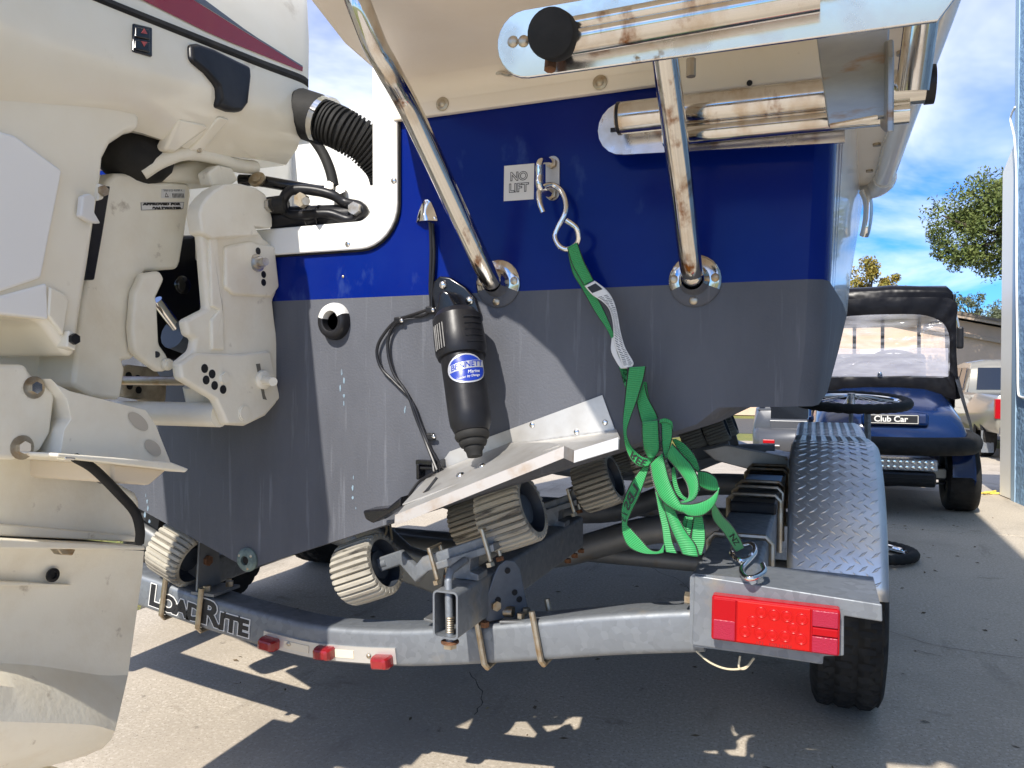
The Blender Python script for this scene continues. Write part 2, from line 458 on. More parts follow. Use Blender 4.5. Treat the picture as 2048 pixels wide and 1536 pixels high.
c = mixc(rng(nz(1.9, 7, .72, (2.2, .5, 1)), .58, .80), c, (.20, .17, .13, 1))
nt.links.new(c, b.inputs['Base Color']); b.inputs['Roughness'].default_value = .85; b.inputs['Specular IOR Level'].default_value = .3
bpn = nt.nodes.new('ShaderNodeBump'); bpn.inputs['Strength'].default_value = .16; bpn.inputs['Distance'].default_value = .003
nt.links.new(nz(190, 6), bpn.inputs['Height']); nt.links.new(bpn.outputs[0], b.inputs['Normal'])
M_CONC = m
M_GRASS = mat('lawn', (.17, .17, .035), .9, col2=(.10, .13, .025), scale=3, col3=(.25,.22,.07), scale3=14, lo3=.5, hi3=.7, bump=.6, bscale=40)
M_BLADE = mat('grass_blade', (.16, .18, .03), .8, col2=(.24, .22, .06), scale=2)
M_CRACK = mat('joint_dirt', (.09, .078, .06), .95)
M_NUT = mat('nut_steel', (.60, .59, .57), .34, 1.0, col2=(.45,.40,.33), scale=60)
def leafmat(name, a, bcol):
    m = mat(name, a, .6, col2=bcol, scale=3.5, lo=.35, hi=.65, spec=.3)
    m.node_tree.nodes['Principled BSDF'].inputs['Subsurface Weight'].default_value = 0
    return m
M_LEAF1 = leafmat('oak_leaf', (.085, .125, .03), (.16, .18, .05))
M_LEAF2 = leafmat('autumn_leaf', (.30, .20, .03), (.20, .19, .04))
M_LEAF3 = leafmat('far_leaf', (.09, .11, .06), (.13, .14, .08))
# ---------------------------------------------------------------- ground
def slab(g, x0, x1, y0, y1, z0=-.12, z1=0.0): g.span((x0, y0, z0), (x1, y1, z1)); return g
YS_, SL_, YE_ = 5.6, .085, 12.8          # the drive is level, then falls towards the street
def gz(y): return 0.0 if y < YS_ else -min(y - YS_, YE_ - YS_) * SL_
ys = [-600, YS_, YE_, 900]
vs = []
for y in ys: vs += [(-600, y, gz(y) - .03), (600, y, gz(y) - .03)]
o = G().add(vs, [(2*i, 2*i+1, 2*i+3, 2*i+2) for i in range(3)]).build('lawn', M_GRASS, smooth=0); struct(o)
drive = bpy.data.objects.new('driveway', None); COL.objects.link(drive); WLOC[drive.name] = V((0, 0, 0)); struct(drive)
J = .006
for (x0, x1, y0, y1) in [(-2.52, 3.6, -16, -9), (-2.52, 3.6, -9, -3.6), (-2.52, 3.6, -3.6, 3.9), (-2.52, 3.6, 3.9, YS_),
                         (-2.52, 1.7, YS_, 9.2), (1.7, 7.5, YS_, 9.2), (-2.52, 1.7, 9.2, YE_), (1.7, 7.5, 9.2, YE_), (-2.52, 1.7, YE_, 17.0), (1.7, 7.5, YE_, 17.0)]:
    a, b = y0 + J, y1 - J
    G().prism([V((x0+J, a, gz(a))), V((x0+J, b, gz(b))), V((x0+J, b, gz(b)-.12)), V((x0+J, a, gz(a)-.12))], (x1-x0-2*J, 0, 0)).build('concrete_slab', M_CONC, drive, smooth=0, bevel=.006)
g = G()
for a, b in ((-16, YS_), (YS_, YE_), (YE_, 17)): g.add([(-2.6, a, gz(a)-.022), (7.5, a, gz(a)-.022), (7.5, b, gz(b)-.022), (-2.6, b, gz(b)-.022)], [(0, 1, 2, 3)])
struct(g.build('driveway_base', M_CRACK, smooth=0))
M_ASPH = mat('asphalt', (.09, .088, .085), .9, col2=(.06, .06, .06), scale=40, bump=.3, bscale=200)
GZ = gz(50)
struct(G().span((-80, 19.5, GZ-.06), (80, 26, GZ-.012)).build('road', M_ASPH, smooth=0))
# hairline cracks in the slab under the trailer
def crack(pts):
    g = G(); p = catmull(pts, 6)
    vs = []; w = .0016
    for i, q in enumerate(p):
        t = (p[min(i+1, len(p)-1)] - p[max(i-1, 0)]).normalized(); nn = V((-t.y, t.x, 0))
        j = V((random.uniform(-.004, .004), random.uniform(-.004, .004), 0))
        vs += [q + nn*w*random.uniform(.4, 1.2) + j, q - nn*w*random.uniform(.4, 1.2) + j]
    g.add(vs, [(2*i, 2*i+1, 2*i+3, 2*i+2) for i in range(len(p)-1)])
    o = g.build('crack', M_CRACK, drive, smooth=0, kind='stuff'); return o
crack([onZ(x, y, .004) for x, y in ((1780, 1262), (1850, 1285), (1930, 1300), (2060, 1318))])
crack([onZ(x, y, .004) for x, y in ((1290, 1125), (1320, 1145), (1360, 1160), (1385, 1185))])
crack([onZ(x, y, .004) for x, y in ((940, 1345), (965, 1390), (950, 1430))])
crack([onZ(x, y, .004) for x, y in ((1830, 1300), (1880, 1312))])
# lawn edge: blades of grass along the drive
rs = np.random.RandomState(3); vs = []; fs = []
for i in range(9000):
    y = rs.uniform(-.8, 17.5); x = -2.54 - abs(rs.normal(0, .55)); h = rs.uniform(.02, .075); a = rs.uniform(0, pi); lean = rs.uniform(-.03, .03)
    dx, dy = .004*cos(a), .004*sin(a); k = len(vs)
    z_ = gz(y) - .03; vs += [(x-dx, y-dy, z_), (x+dx, y+dy, z_), (x+lean, y+lean*.5, z_+h)]; fs.append((k, k+1, k+2))
G().add(vs, fs).build('grass', M_BLADE, smooth=0, fix=False, kind='stuff')
# dry leaves and grit on the concrete
vs = []; fs = []
for i in range(260):
    x, y = rs.uniform(-2.3, 1.2), rs.uniform(-.4, 4.5); a = rs.uniform(0, 2*pi); l = rs.uniform(.004, .016); k = len(vs); hgt = rs.uniform(.001, .006)
    u = V((cos(a), sin(a), 0)); w = V((-sin(a), cos(a), 0)); c = V((x, y, .001))
    vs += [c - u*l, c + w*l*.35 + V((0, 0, hgt)), c + u*l + V((0, 0, hgt*.5)), c - w*l*.35]; fs.append((k, k+1, k+2, k+3))
G().add(vs, fs).build('leaf_litter', mat('litter', (.10, .07, .04), .9, col2=(.2, .15, .08), scale=5), smooth=0, fix=False, kind='stuff')

# ---------------------------------------------------------------- boat
KX = -1.13
def hull_z(X): return .527 + .384 * abs(X - KX)
boat = thing('boat', (KX, 0, .527), 'boat with dark blue transom and grey painted bottom resting on the galvanised trailer', 'boat')
HW = lambda X: X - KX
# stations: Y, keel z, chine (half width, z), paint line (hw, z), sheer (hw, z)
ST = [(0.0,  .527, (1.105, .895), (1.120, 1.100), (1.135, 1.46), (1.15, 1.60)),
      (0.012,.527, (1.128, .895), (1.143, 1.100), (1.155, 1.46), (1.17, 1.60)),
      (0.04, .527, (1.138, .897), (1.153, 1.100), (1.165, 1.46), (1.18, 1.60)),
      (0.6,  .527, (1.160, .905), (1.190, 1.112), (1.215, 1.48), (1.24, 1.66)),
      (1.2,  .527, (1.172, .920), (1.222, 1.125), (1.255, 1.52), (1.29, 1.75)),
      (2.0,  .527, (1.165, .950), (1.238, 1.145), (1.30, 1.58), (1.36, 1.88)),
      (2.7,  .535, (1.00, 1.02),  (1.13, 1.19),   (1.26, 1.64), (1.35, 1.88)),
      (3.4,  .60,  (.72, 1.12),   (.88, 1.28),    (1.06, 1.70), (1.17, 1.92)),
      (4.1,  .86,  (.34, 1.28),   (.46, 1.43),    (.68, 1.78), (.78, 1.96)),
      (4.7,  1.42, (.02, 1.48),   (.03, 1.58),    (.06, 1.86), (.12, 1.99))]
def ring_pts(s, what):
    Y, kz, c, p, m, t = s
    out = []
    for sg in (1, -1):
        if what == 'bottom':
            flat = (c[0] - .16, kz + (c[1] - .012 - kz) * (c[0] - .16) / (c[0] - .10)) if c[0] > .3 else (c[0]*.6, kz + (c[1]-kz)*.6)
            r = [(0, kz), (flat[0]*.5, kz + (flat[1]-kz)*.5), flat, (flat[0]+.035, flat[1]+.006 if False else c[1]-.004), c, ((c[0]+p[0])/2 + .004, (c[1]+p[1])/2), p]
        else:
            r = [p, ((p[0]*2+m[0])/3, (p[1]*2+m[1])/3), m, t]
        out.append([V((KX + sg*a, Y, b)) for a, b in r])
    return out
def st_at(Y):
    for a, b in zip(ST[:-1], ST[1:]):
        if a[0] <= Y <= b[0]:
            f = (Y - a[0])/(b[0] - a[0]); L = lambda p, q: tuple(p[i] + (q[i]-p[i])*f for i in range(2))
            return (Y, a[1] + (b[1]-a[1])*f) + tuple(L(a[i], b[i]) for i in range(2, 6))
def side_part(ys, m_, nm):
    for k in (0, 1): G().loft([ring_pts(st_at(y), 'side')[k] for y in ys], closed=False, flip=(k == 1)).build(nm, m_, boat, smooth=50, fix=False)
side_part((0, .012, .04, .09), M_BLUE, 'transom_wrap'); side_part((.09, .12), M_WHITE, 'hull_stripe'); side_part((.12, .17), M_BLUE, 'hull_stripe'); side_part((.17, .20), M_WHITE, 'hull_stripe'); side_part((.20, .23), M_BLUE, 'hull_stripe')
side_part([.23] + [q[0] for q in ST[3:]], M_WHITE, 'hull_side')
for what, mt, nm in (('bottom', M_GRAY, 'hull_bottom'),):
    g = G()
    for k in (0, 1):
        g.loft([ring_pts(s, what)[k] for s in ST], closed=False, flip=(k == 1))
    g.build(nm, mt, boat, smooth=50, fix=False)
# transom, lower (grey)
rb = ring_pts(ST[0], 'bottom')
low = rb[0][:]                      # keel -> starboard paint line
poly = [V((p.x, 0, p.z)) for p in rb[0]] + [V((p.x, 0, p.z)) for p in rb[1][::-1][:-1]]
G().add(poly, [tuple(range(len(poly)))]).build('transom_lower', M_GRAY, boat, smooth=0)
# transom, upper (blue), with the motor well cut out of it
def arc(cx, cz, r, a0, a1, n=8): return [(cx + r*cos(radians(a0 + (a1-a0)*i/n)), cz + r*sin(radians(a0 + (a1-a0)*i/n))) for i in range(n+1)]
WX, WZ = -.757, 1.195
xr = KX + 1.12; xt = KX + 1.15
out = [(xr, 1.100), (KX+1.135, 1.46), (xt, 1.60), (WX, 1.60)]
out += arc(WX-.085, WZ+.085, .085, 0, -90)
out += [(2*KX-WX+.085, WZ)] + [(2*KX - x, z) for x, z in arc(WX-.085, WZ+.085, .085, 0, -90)[::-1]]
out += [(2*KX-WX, 1.60), (2*KX-xt, 1.60), (2*KX-(KX+1.135), 1.46), (2*KX-xr, 1.100)]
G().prism([V((x, 0, z)) for x, z in out], (0, .035, 0)).build('transom_upper', M_BLUE, boat, smooth=0)
# ragged edge of the bottom paint
# white trim round the motor well
ww = .056
o_ = [(WX, 1.60)] + arc(WX-.085, WZ+.085, .085, 0, -90) + [(2*KX - x, z) for x, z in arc(WX-.085, WZ+.085, .085, 0, -90)[::-1]] + [(2*KX-WX, 1.60)]
i_ = [(WX-ww, 1.60)] + arc(WX-ww-.035, WZ+ww+.035, .035, 0, -90) + [(2*KX - x, z) for x, z in arc(WX-ww-.035, WZ+ww+.035, .035, 0, -90)[::-1]] + [(2*KX-WX+ww, 1.60)]
g = G(); nn = len(o_)
vs = [V((x, -.012, z)) for x, z in o_] + [V((x, -.012, z)) for x, z in i_] + [V((x, .06, z)) for x, z in o_] + [V((x, .06, z)) for x, z in i_]
fs = []
for k in range(nn-1):
    fs += [(k, k+1, nn+k+1, nn+k), (2*nn+k, 3*nn+k, 3*nn+k+1, 2*nn+k+1), (k, 2*nn+k, 2*nn+k+1, k+1), (nn+k, nn+k+1, 3*nn+k+1, 3*nn+k)]
fs += [(0, nn, 3*nn, 2*nn), (nn-1, 3*nn-1, 4*nn-1, 2*nn-1)]
trim = g.add(vs, fs).build('well_trim', M_WHITE, boat, smooth=40, bevel=.004)
# dark bead of sealant outside the trim
pth = [V((x, -.004, z)) for x, z in o_]
G().tube(pth, .004, 6).build('sealant_bead', M_RUB, trim)
# inside of the motor well
g = G()
g.span((2*KX-WX+.02, .06, 1.10), (WX-.02, .62, 1.13))
g.add([(WX-.02, .06, 1.13), (WX-.02, .62, 1.13), (WX-.02, .62, 1.72), (WX-.02, .06, 1.60)], [(0, 1, 2, 3)])
g.add([(2*KX-WX+.02, .06, 1.13), (2*KX-WX+.02, .62, 1.13), (2*KX-WX+.02, .62, 1.72), (2*KX-WX+.02, .06, 1.60)], [(3, 2, 1, 0)])
g.build('motor_well', M_WHITE, boat, smooth=0, fix=False)
G().span((KX-1.0, .62, 1.10), (KX+1.0, .66, 1.735)).build('well_bulkhead', M_WHITE, boat, smooth=0, bevel=.012)
G().span((WX-.17, .02, 1.255), (WX-.025, .60, 1.33)).build('well_ledge', M_WHITE, boat, smooth=0, bevel=.008)
# deck and cabin; top and side panel overhead are unseen, added for shade
g = G()
for k in range(3, len(ST)-1):
    a, b = ST[k], ST[k+1]
    g.add([(KX-a[5][0], a[0], a[5][1]), (KX+a[5][0], a[0], a[5][1]), (KX+b[5][0], b[0], b[5][1]), (KX-b[5][0], b[0], b[5][1])], [(0, 1, 2, 3)])
g.build('deck', M_WHITE, boat, smooth=40)
G().prism([V((KX+sx*1.06, y, z)) for sx in (1,) for y, z in ((1.5, 1.6), (1.7, 2.1), (2.6, 2.1), (3.2, 1.98), (3.2, 1.7))], (-2.12, 0, 0)).build('cabin', M_WHITE, boat, smooth=0, bevel=.05)
G().prism([V((KX+x, y, 3.62)) for x, y in ((-.85, -.2), (1.02, -.2), (1.02, 1.2), (.8, 1.3), (-.7, 1.3), (-.85, 1.1))], (0, 0, .10)).build('shade_top', M_WHITE, boat, smooth=0, bevel=.03)
G().prism([V((x, y, 3.60)) for x, y in ((-.08, -1.98), (.56, -1.98), (.60, 1.15), (-.08, 1.15))], (0, 0, .025)).build('shade_panel', M_WHITE, boat, smooth=0, bevel=.01)
for sx in (-1, 1):
    for y in (.75, 1.0):
        G().cyl((KX+sx*1.08, y, 1.75), (KX+sx*1.02, y+.05, 3.63), .024, 10).build('shade_top_post', M_CHROME, boat)

# ---------------------------------------------------------------- swim platform
PZ = 1.50
pl = [(-.764, -.001), (-.74, -.22), (-.695, -.39), (-.645, -.43), (-.56, -.48), (-.50, -.54), (-.455, -.62), (-.42, -.70), (-.37, -.76), (-.30, -.79), (-.2, -.805), (-.02, -.81), (.09, -.79), (.135, -.72), (.156, -.60), (.163, -.1), (.168, .5), (.175, 1.10)]
pl += [(.168, 1.19), (.14, 1.235), (.09, 1.262), (.04, 1.265), (.04, .045), (.03, -.001)]
platform = G().prism([V((x, y, PZ)) for x, y in pl], (0, 0, .085)).build('swim_platform', M_PLAT, boat, smooth=0, bevel=.012)
# moulded lip of the platform against the transom
lip = [(-.764, PZ+.002), (-.764, 1.439), (-.26, 1.439)] + arc(-.245, 1.449, .01, -90, 0, 3)[:1] + [(-.225, 1.44), (-.21, 1.417), (.012, 1.415), (.012, PZ+.002)]
G().prism([V((x, -.016, z)) for x, z in lip], (0, .0145, 0)).build('platform_lip', M_PLAT, platform, smooth=0, bevel=.003)
# fillet between lip and underside
g = G(); rr = .035
rings = []
for xx in (-.75, -.24):
    rings.append([V((xx, -.0165, PZ-rr))] + [V((xx, -.0165 - rr + rr*cos(a), PZ - rr + rr*sin(a))) for a in [i*pi/12 for i in range(1, 7)]] + [V((xx, -.0165, PZ+.001))])
G().loft(rings).build('platform_fillet', M_PLAT, platform, smooth=60)
# rub rail along the outer edge, with its end cap, and seam strip under the side pod
rub = [(.132, -.72), (.155, -.60), (.170, -.1), (.175, .5), (.181, 1.06)]
rp = catmull([V((x, y, PZ-.004)) for x, y in rub], 6)
g = G(); g.tube(rp, .026, 14); ro = g.build('rub_rail', M_WHITE, platform)
g = G(); g.tube(catmull([V((.182, 1.062, PZ-.004)), V((.182, 1.12, PZ-.004)), V((.168, 1.175, PZ-.004)), V((.145, 1.20, PZ-.004))], 5), .031, 14); g.build('rail_end_cap', M_WHITE, platform)
for k, (yy) in enumerate((.15, .45, .72, .98)):
    G().cyl((.138, yy, PZ-.006), (.138, yy, PZ+.004), .009, 10).build('drain_fitting', M_ZINC, platform)
for yy in (.12, .62):
    G().ball((.075, yy, PZ), .016, sc=(.6, 1.5, .6)).build('fitting', M_ZINC, platform)
G().span((.060, .02, PZ-.006), (.066, 1.22, PZ)).build('seam', M_WHITE, platform, smooth=0)
def pan_screw(p, ax, r, name, parent, m=M_CHROME, washer=0):
    g = G(); ax = V(ax).normalized()
    if washer: g.lathe([(washer, 0), (washer, .0015), (washer*.8, .0025)], p, ax, 16)
    g.dome(V(p) + ax*(.0015 if washer else 0), ax, r, r*.55)
    o = g.build(name, m, parent)
    u, v, w = frame_from(ax)
    g = G(); c = V(p) + ax*(r*.55 + (.0013 if washer else -.0004))
    R = Matrix((u, v, w)).transposed()
    g.box(c, (r*1.1, r*.24, .0018), R); g.box(c, (r*.24, r*1.1, .0018), R)
    g.build('cross_slot', M_BLK, o, smooth=0) if parent in (boat, None) else None
    return o
for px, py in ((885, 208), (1200, 165)):
    p = onY(px, py, -.017); pan_screw(p, (0, -1, 0), .008, 'screw', platform, M_ZINC, washer=.013)
# ---------------------------------------------------------------- boat fittings on the transom
TY = -.0005
def trP(px, py, off=0.0): return onY(px, py, TY - off)
# support struts of the platform
def strut(base, mids, r, flange_px):
    path = catmull([base] + mids, 8)
    s = G().tube(path, r, 20).build('platform_strut', M_SS, boat)
    c = V((base.x, 0, base.z))
    prof = [(.044, 0), (.044, .004), (.040, .008), (.026, .010), (.022, .016), (.020, .030), (.0185, .034)]
    def half(a0, a1, m_, nm, k0=0, lift=0):
        n = 16; return G().loft([[c + V(((r+lift)*cos(radians(a0+(a1-a0)*i/n)), -h-lift, (r+lift)*sin(radians(a0+(a1-a0)*i/n)))) for i in range(n+1)] for r, h in prof[k0:]], closed=False).build(nm, m_, s, smooth=40)
    fl = half(-22, 202, M_SS, 'strut_flange'); half(202, 338, M_GRAY, 'flange_painted')
    for a in (5, 175, 268):
        p = c + V((.034*cos(radians(a)), -.0085, .034*sin(radians(a))))
        G().dome(p, (0, -1, 0), .0075, .003).build('screw', M_ZINC, s)
    G().ball(base + V((0, -.018, .004)), r*1.02).build('weld_collar', M_SS, s)
    return s
b1 = onY(992, 566, -.012)
strut(b1, [b1 + V((-.004, -.05, .025)), onY(835, 250, -.235), onY(778, 142, -.325), onY(752, 95, -.352), onY(726, 30, -.372), V((onY(712, -6, -.378)))], .0182, None)
b2 = onY(1388, 560, -.012)
strut(b2, [b2 + V((.000, -.045, .028)), onY(1363, 370, -.135), onY(1330, 110, -.27), onY(1322, 30, -.305), V(onY(1318, -30, -.32))], .0182, None)

# boarding ladder stowed under the platform
ladder_parent = platform
YL = -.43
def seg_line(a, b, n): return [V(a).lerp(V(b), i/n) for i in range(n+1)]
a_top, a_bot = onY(1052, 24, YL), onY(1052, 150, YL)
e_top, e_bot = onY(1880, -95, YL), onY(1880, 12, YL)
hh = (a_top.z - a_bot.z) / 2; cz = (a_top.z + a_bot.z) / 2
cen = V((a_top.x, YL, cz)); end = V((e_top.x, YL, (e_top.z + e_bot.z)/2))
pts = [cen + V((hh*cos(radians(a)), 0, hh*sin(radians(a)))) for a in range(270, 89, -15)]
pts += [end + V((0, 0, hh)), end + V((.03, 0, 0)), end + V((0, 0, -hh))]
pts = [V((p.x, p.y - (p.z - (cz + (p.x-cen.x)*(end.z-cen.z)/(end.x-cen.x)))*.20, p.z)) for p in pts]
plate = G().prism(pts, (0, .006, 0)).build('ladder_track', M_PLATE, boat, smooth=40, bevel=.0015)
# slot between upper edge and the tube riding on the plate
u = (end - cen).normalized()
tb0 = onY(1128, 84, YL-.02); tb1 = onY(1640, -8, YL-.02)
G().tube([tb0, tb1], .0165, 18).build('ladder_tube', M_SS, plate)
tb2 = onY(1130, 52, YL-.03); tb3 = onY(1680, -50, YL-.03)
G().tube([tb2, tb3], .009, 12).build('ladder_rail', M_SS, plate)
G().span(V((tb0.x+.01, YL-.0015, 0)) + V((0, 0, cz+.012)), V((e_top.x, YL-.0005, cz+.016))).build('slot', M_BLK, plate, smooth=0)
# black knob of the ladder rail
kc = onY(1112, 72, YL-.03)
kax = (V((CAM.x, CAM.y, CAM.z)) - kc); kax.z *= .6; kax.x -= .25; kax.normalize()
knob = G().lathe([(.024, -.012), (.0275, -.008), (.0285, .0), (.0285, .022), (.027, .026), (.022, .028)], kc, kax, 28).build('ladder_knob', M_RUB, plate, smooth=45)
pb = onY(1102, 112, YL-.012)
G().tube([pb, pb + V((0, -.004, -.018))], .0075, 8).build('rusty_bolt', M_RUST, plate)
for px, py in ((1026, 83), (1047, 82)):
    p = onY(px, py, YL-.0005); G().dome(p, (0, -1, 0), .0075, .004).build('screw', M_ZINC, plate)
# eye strap on the underside beside it
p = onZ(985, 147, PZ-.002)
G().dome(p, (0, 0, -1), .010, .005).build('screw', M_ZINC, platform)
p2 = onZ(1022, 138, PZ-.004)
G().tube(catmull([p, p2 + V((-.02, 0, -.004)), p2 + V((.0, -.005, -.012)), p2 + V((.03, -.02, -.012))], 5), .004, 8).build('eye_strap', M_SS, platform)

# lower tube with its backing plate
YB = -.055
c0 = onY(1247, 256, YB); c1 = onY(1690, 226, YB)
rr = .034
pts = [c0 + V((rr*cos(radians(a)), 0, rr*sin(radians(a))))*1.3 for a in range(270, 89, -18)]
pts += [c1 + V((0, 0, rr*1.3)), c1 + V((0, 0, -rr*1.3))]
bp = G().prism(pts, (0, .006, 0)).build('ladder_bracket_plate', M_PLATE, boat, smooth=40)
G().span(c0 + V((-.022, -.002, -.005)), c0 + V((.02, -.0005, .002))).build('slot', M_BLK, bp, smooth=0)
t0 = onY(1240, 237, YB-.035); t1 = onY(1850, 170, YB-.035)
tube = G().lathe([(.0235, -.005), (.0255, 0), (.0255, .0), ((.0255), (t1-t0).length)], t0, t1 - t0, 28).build('ladder_lower_tube', M_SS, boat)
G().lathe([(.0262, -.003), (.0262, .002)], t0, t1-t0, 28).build('tube_end_ring', M_BLK, tube)
G().lathe([(.027, 0), (.027, .012)], t1, t1-t0, 24).build('tube_end_cap', M_BLK, tube)
G().tube([t0 + (t1-t0)*.16 + V((0, -.0, -.036)), t1 + V((-.02, -.0, -.036))], .016, 14).build('ladder_second_tube', M_SS, boat)
# mounting plate and fin at the right end, and the upright tube
pp = [onY(1632, 62, -.30), onY(1780, 40, -.30), onY(1772, 232, -.30), onY(1657, 250, -.30)]
mp_ = G().prism(pp, (0, .012, 0)).build('ladder_mount', M_STAINP, boat, smooth=0, bevel=.002)
f0 = [onY(1770, 40, -.305), onY(1788, 75, -.34), onY(1788, 110, -.35), onY(1776, 262, -.35), onY(1767, 250, -.33), onY(1755, 225, -.305)]
fx = f0[0].x
G().prism([V((fx, -.24, f0[0].z)), V((fx, -.335, f0[1].z)), V((fx, -.345, f0[2].z)), V((fx, -.345, f0[3].z)), V((fx, -.30, f0[4].z)), V((fx, -.24, f0[5].z))], (.007, 0, 0)).build('mount_fin', M_STAINP, mp_, smooth=0, bevel=.002)
G().tube([mp_ and onY(1660, 252, -.30), onY(1755, 234, -.30)], .003, 8).build('weld_bead', M_SS, mp_)
ut0, ut1 = onY(1848, 0, -.16), onY(1824, 182, -.13)
G().tube([ut0, ut1], .0215, 20).build('ladder_upright', M_SS, boat)
# bolt under track
p = onY(1382, 118, -.34); G().tube([p, p + V((0, 0, -.022))], .006, 8).build('bolt', M_ZINC, plate)
G().cyl(onY(1499, 166, -.0165), onY(1499, 166, -.0185), .0048, 10).build('drain_hole', M_BLK, platform)

# NO LIFT sticker
c = trP(1038, 365); e = trP(1069, 363); sx_ = .0295; sz_ = .0325
q = [c + V((-sx_, -.001, sz_-.0)), c + V((sx_, -.001, sz_)), c + V((sx_, -.001, -sz_)), c + V((-sx_, -.001, -sz_))]
rotm = Matrix.Rotation(radians(1.0), 3, 'Y')
q = [c + rotm @ (p - c) for p in q]
stk = G().prism(q, (0, .001, 0)).build('sticker', M_LABEL, boat, smooth=0)
for s, dz in (('NO', .0105), ('LIFT', -.0105)):
    text_on(s, .0215, lambda x, y, dz=dz: c + rotm @ V((x, -.0016, y+dz)), 'lettering', M_INK, stk, bold=.0011)
    text_on(s, .0215, lambda x, y, dz=dz: c + rotm @ V((x, -.0019, y+dz)), 'lettering', M_LABEL, stk, bold=-.0002)

# transom eye (stern U-bolt)
c = trP(1106, 357); pw, ph = .013, .040
pts = [c + V((pw*cos(radians(a)), 0, ph - pw + pw*sin(radians(a)))) for a in range(0, 181, 20)] + [c + V((pw*cos(radians(a)), 0, -ph + pw + pw*sin(radians(a)))) for a in range(180, 361, 20)]
eye = G().prism(pts, (0, -.003, 0)).build('stern_eye', M_TABSS, boat, smooth=40)
zt, zb = c + V((-.001, -.004, .026)), c + V((-.001, -.004, -.030))
for z_ in (zt, zb): G().hexa(z_, (0, -1, 0), .010, .007).build('nut', M_ZINC, eye, smooth=0)
up = catmull([zt, zt + V((-.003, -.022, 0)), zt + V((-.008, -.042, -.008)), c + V((-.010, -.046, -.004)), zb + V((-.008, -.042, .006)), zb + V((-.003, -.022, 0)), zb], 6)
G().tube(up, .0065, 14).build('eye_bolt', M_CHROME, eye)

# clamshell wire cover
c = trP(855, 447)
k = pxm(c)
pr = [(-24, 3), (-22, 12), (-17, 28), (-10, 42), (-4, 48), (3, 48), (10, 42), (17, 28), (23, 12), (25, 3)]
rings = []
for s, h in ((1.0, 0.0), (.97, .004), (.80, .006), (.50, .012), (.25, .015)):
    rings.append([c + V((x*s*k, -h, (y*(s if y > 4 else 1))*k)) for x, y in pr])
vent = G().loft(rings).build('wire_cover', M_CHROME, boat, smooth=50)
for dx, dy in ((0, 40), (-17, 8), (18, 8)): G().dome(c + V((dx*k, -.004, dy*k)), (0, -1, 0), .0045, .003).build('screw', M_CHROME, vent)
# round through-hull, half white half bottom-painted
c = trP(672, 643)
def ringhull(a0, a1, m, name):
    g = G(); prof = [(.034, 0), (.0335, .010), (.030, .020), (.024, .023), (.0185, .021), (.017, .010), (.017, -.004)]
    n = 20; rings = []
    for r, h in prof:
        rings.append([c + V((r*cos(radians(a0+(a1-a0)*i/n)), -h, r*1.12*sin(radians(a0+(a1-a0)*i/n)))) for i in range(n+1)])
    return g.loft(rings, closed=False).build(name, m, boat, smooth=50)
th = ringhull(24, 166, M_WHITE, 'through_hull')
ringhull(166, 384, M_BLK, 'through_hull_lower')
G().lathe([(.0172, .004), (.0005, .004)], c, (0, -1, 0), 20).build('outlet', mat('outlet_tan', (.30, .22, .13), .6), th)
# keel drain
c = trP(496, 1119)
dr = G().lathe([(.026, 0), (.026, .004), (.022, .009), (.010, .011), (.009, .004)], c, (0, -1, 0), 24, caps=(True, True)).build('drain_plug', mat('painted_bronze', (.10, .14, .135), .6, .3, col2=(.2,.26,.24), scale=60), boat)
for a in (35, 150, 290): G().dome(c + V((.018*cos(radians(a)), -.008, .018*sin(radians(a)))), (0, -1, 0), .0038, .0025).build('screw', M_ZINC, dr)
G().cyl(c + V((0, -.006, 0)), c + V((0, -.0075, 0)), .008, 14).build('hole', M_BLK, dr)
# small rivets on the trim and blue paint
for px, py in ((787, 361), (714, 665 - 178), (695, 488)):
    if (px, py) != (714, 487): G().dome(trP(px, py, .0122), (0, -1, 0), .006, .0025).build('screw', M_CHROME, boat)
G().dome(trP(686, 553), (0, -1, 0), .003, .002).build('rivet', M_ZINC, boat)

# ---------------------------------------------------------------- trim tab
tab = bpy.data.objects.new('trim_tab', None); COL.objects.link(tab); tab.parent = boat; WLOC[tab.name] = WL(boat)
# flange against the transom
fpx = [(870, 945), (900, 903), (1205, 790), (1231, 862), (1078, 895), (1020, 890)]
G().prism([trP(x, y, .001) for x, y in fpx], (0, -.002, 0)).build('tab_flange', M_TABSS, tab, smooth=0)
# hinged blade: thin plate sloping out and down
bl = [onY(866, 950, -.004), onY(1022, 887, -.004), onY(1205, 818, -.004)]
xs0 = V((-.69, -.004, .752)); xs1 = V((-.52, -.004, .819)); xs2 = onY(1232, 858, -.004)
fr0 = onY(793, 1030, -.21); fr1 = onY(1130, 893, -.21)
fr2 = onY(1152, 903, -.185); fr3 = onY(1240, 876, -.17)
blade = G().prism([xs0, xs1, xs2, V((fr3.x, fr3.y, fr3.z)), fr2, fr1, fr0], (0, 0, -.003)).build('tab_blade', M_TABSS, tab, smooth=0)
# turned-down lip with its cut edge
lp = [fr0, fr1, fr2, fr3]
g = G()
for a, b in zip(lp[:-1], lp[1:]):
    g.prism([a + V((0, -.002, .001)), b + V((0, -.002, .001)), b + V((0, -.004, -.017)), a + V((0, -.004, -.017))], (0, -.003, 0))
g.build('tab_lip', mat('lip_steel', (.50, .46, .42), .5, .6, col2=(.40,.30,.21), scale=30, lo=.5, hi=.8), tab, smooth=0)
g = G().prism([fr2 + V((0, -.008, .002)), fr3 + V((0, -.008, .002)), fr3 + V((0, -.010, -.016)), fr2 + V((0, -.010, -.016))], (0, -.002, 0))
g.build('lip_cap', M_TABSS, tab, smooth=0)
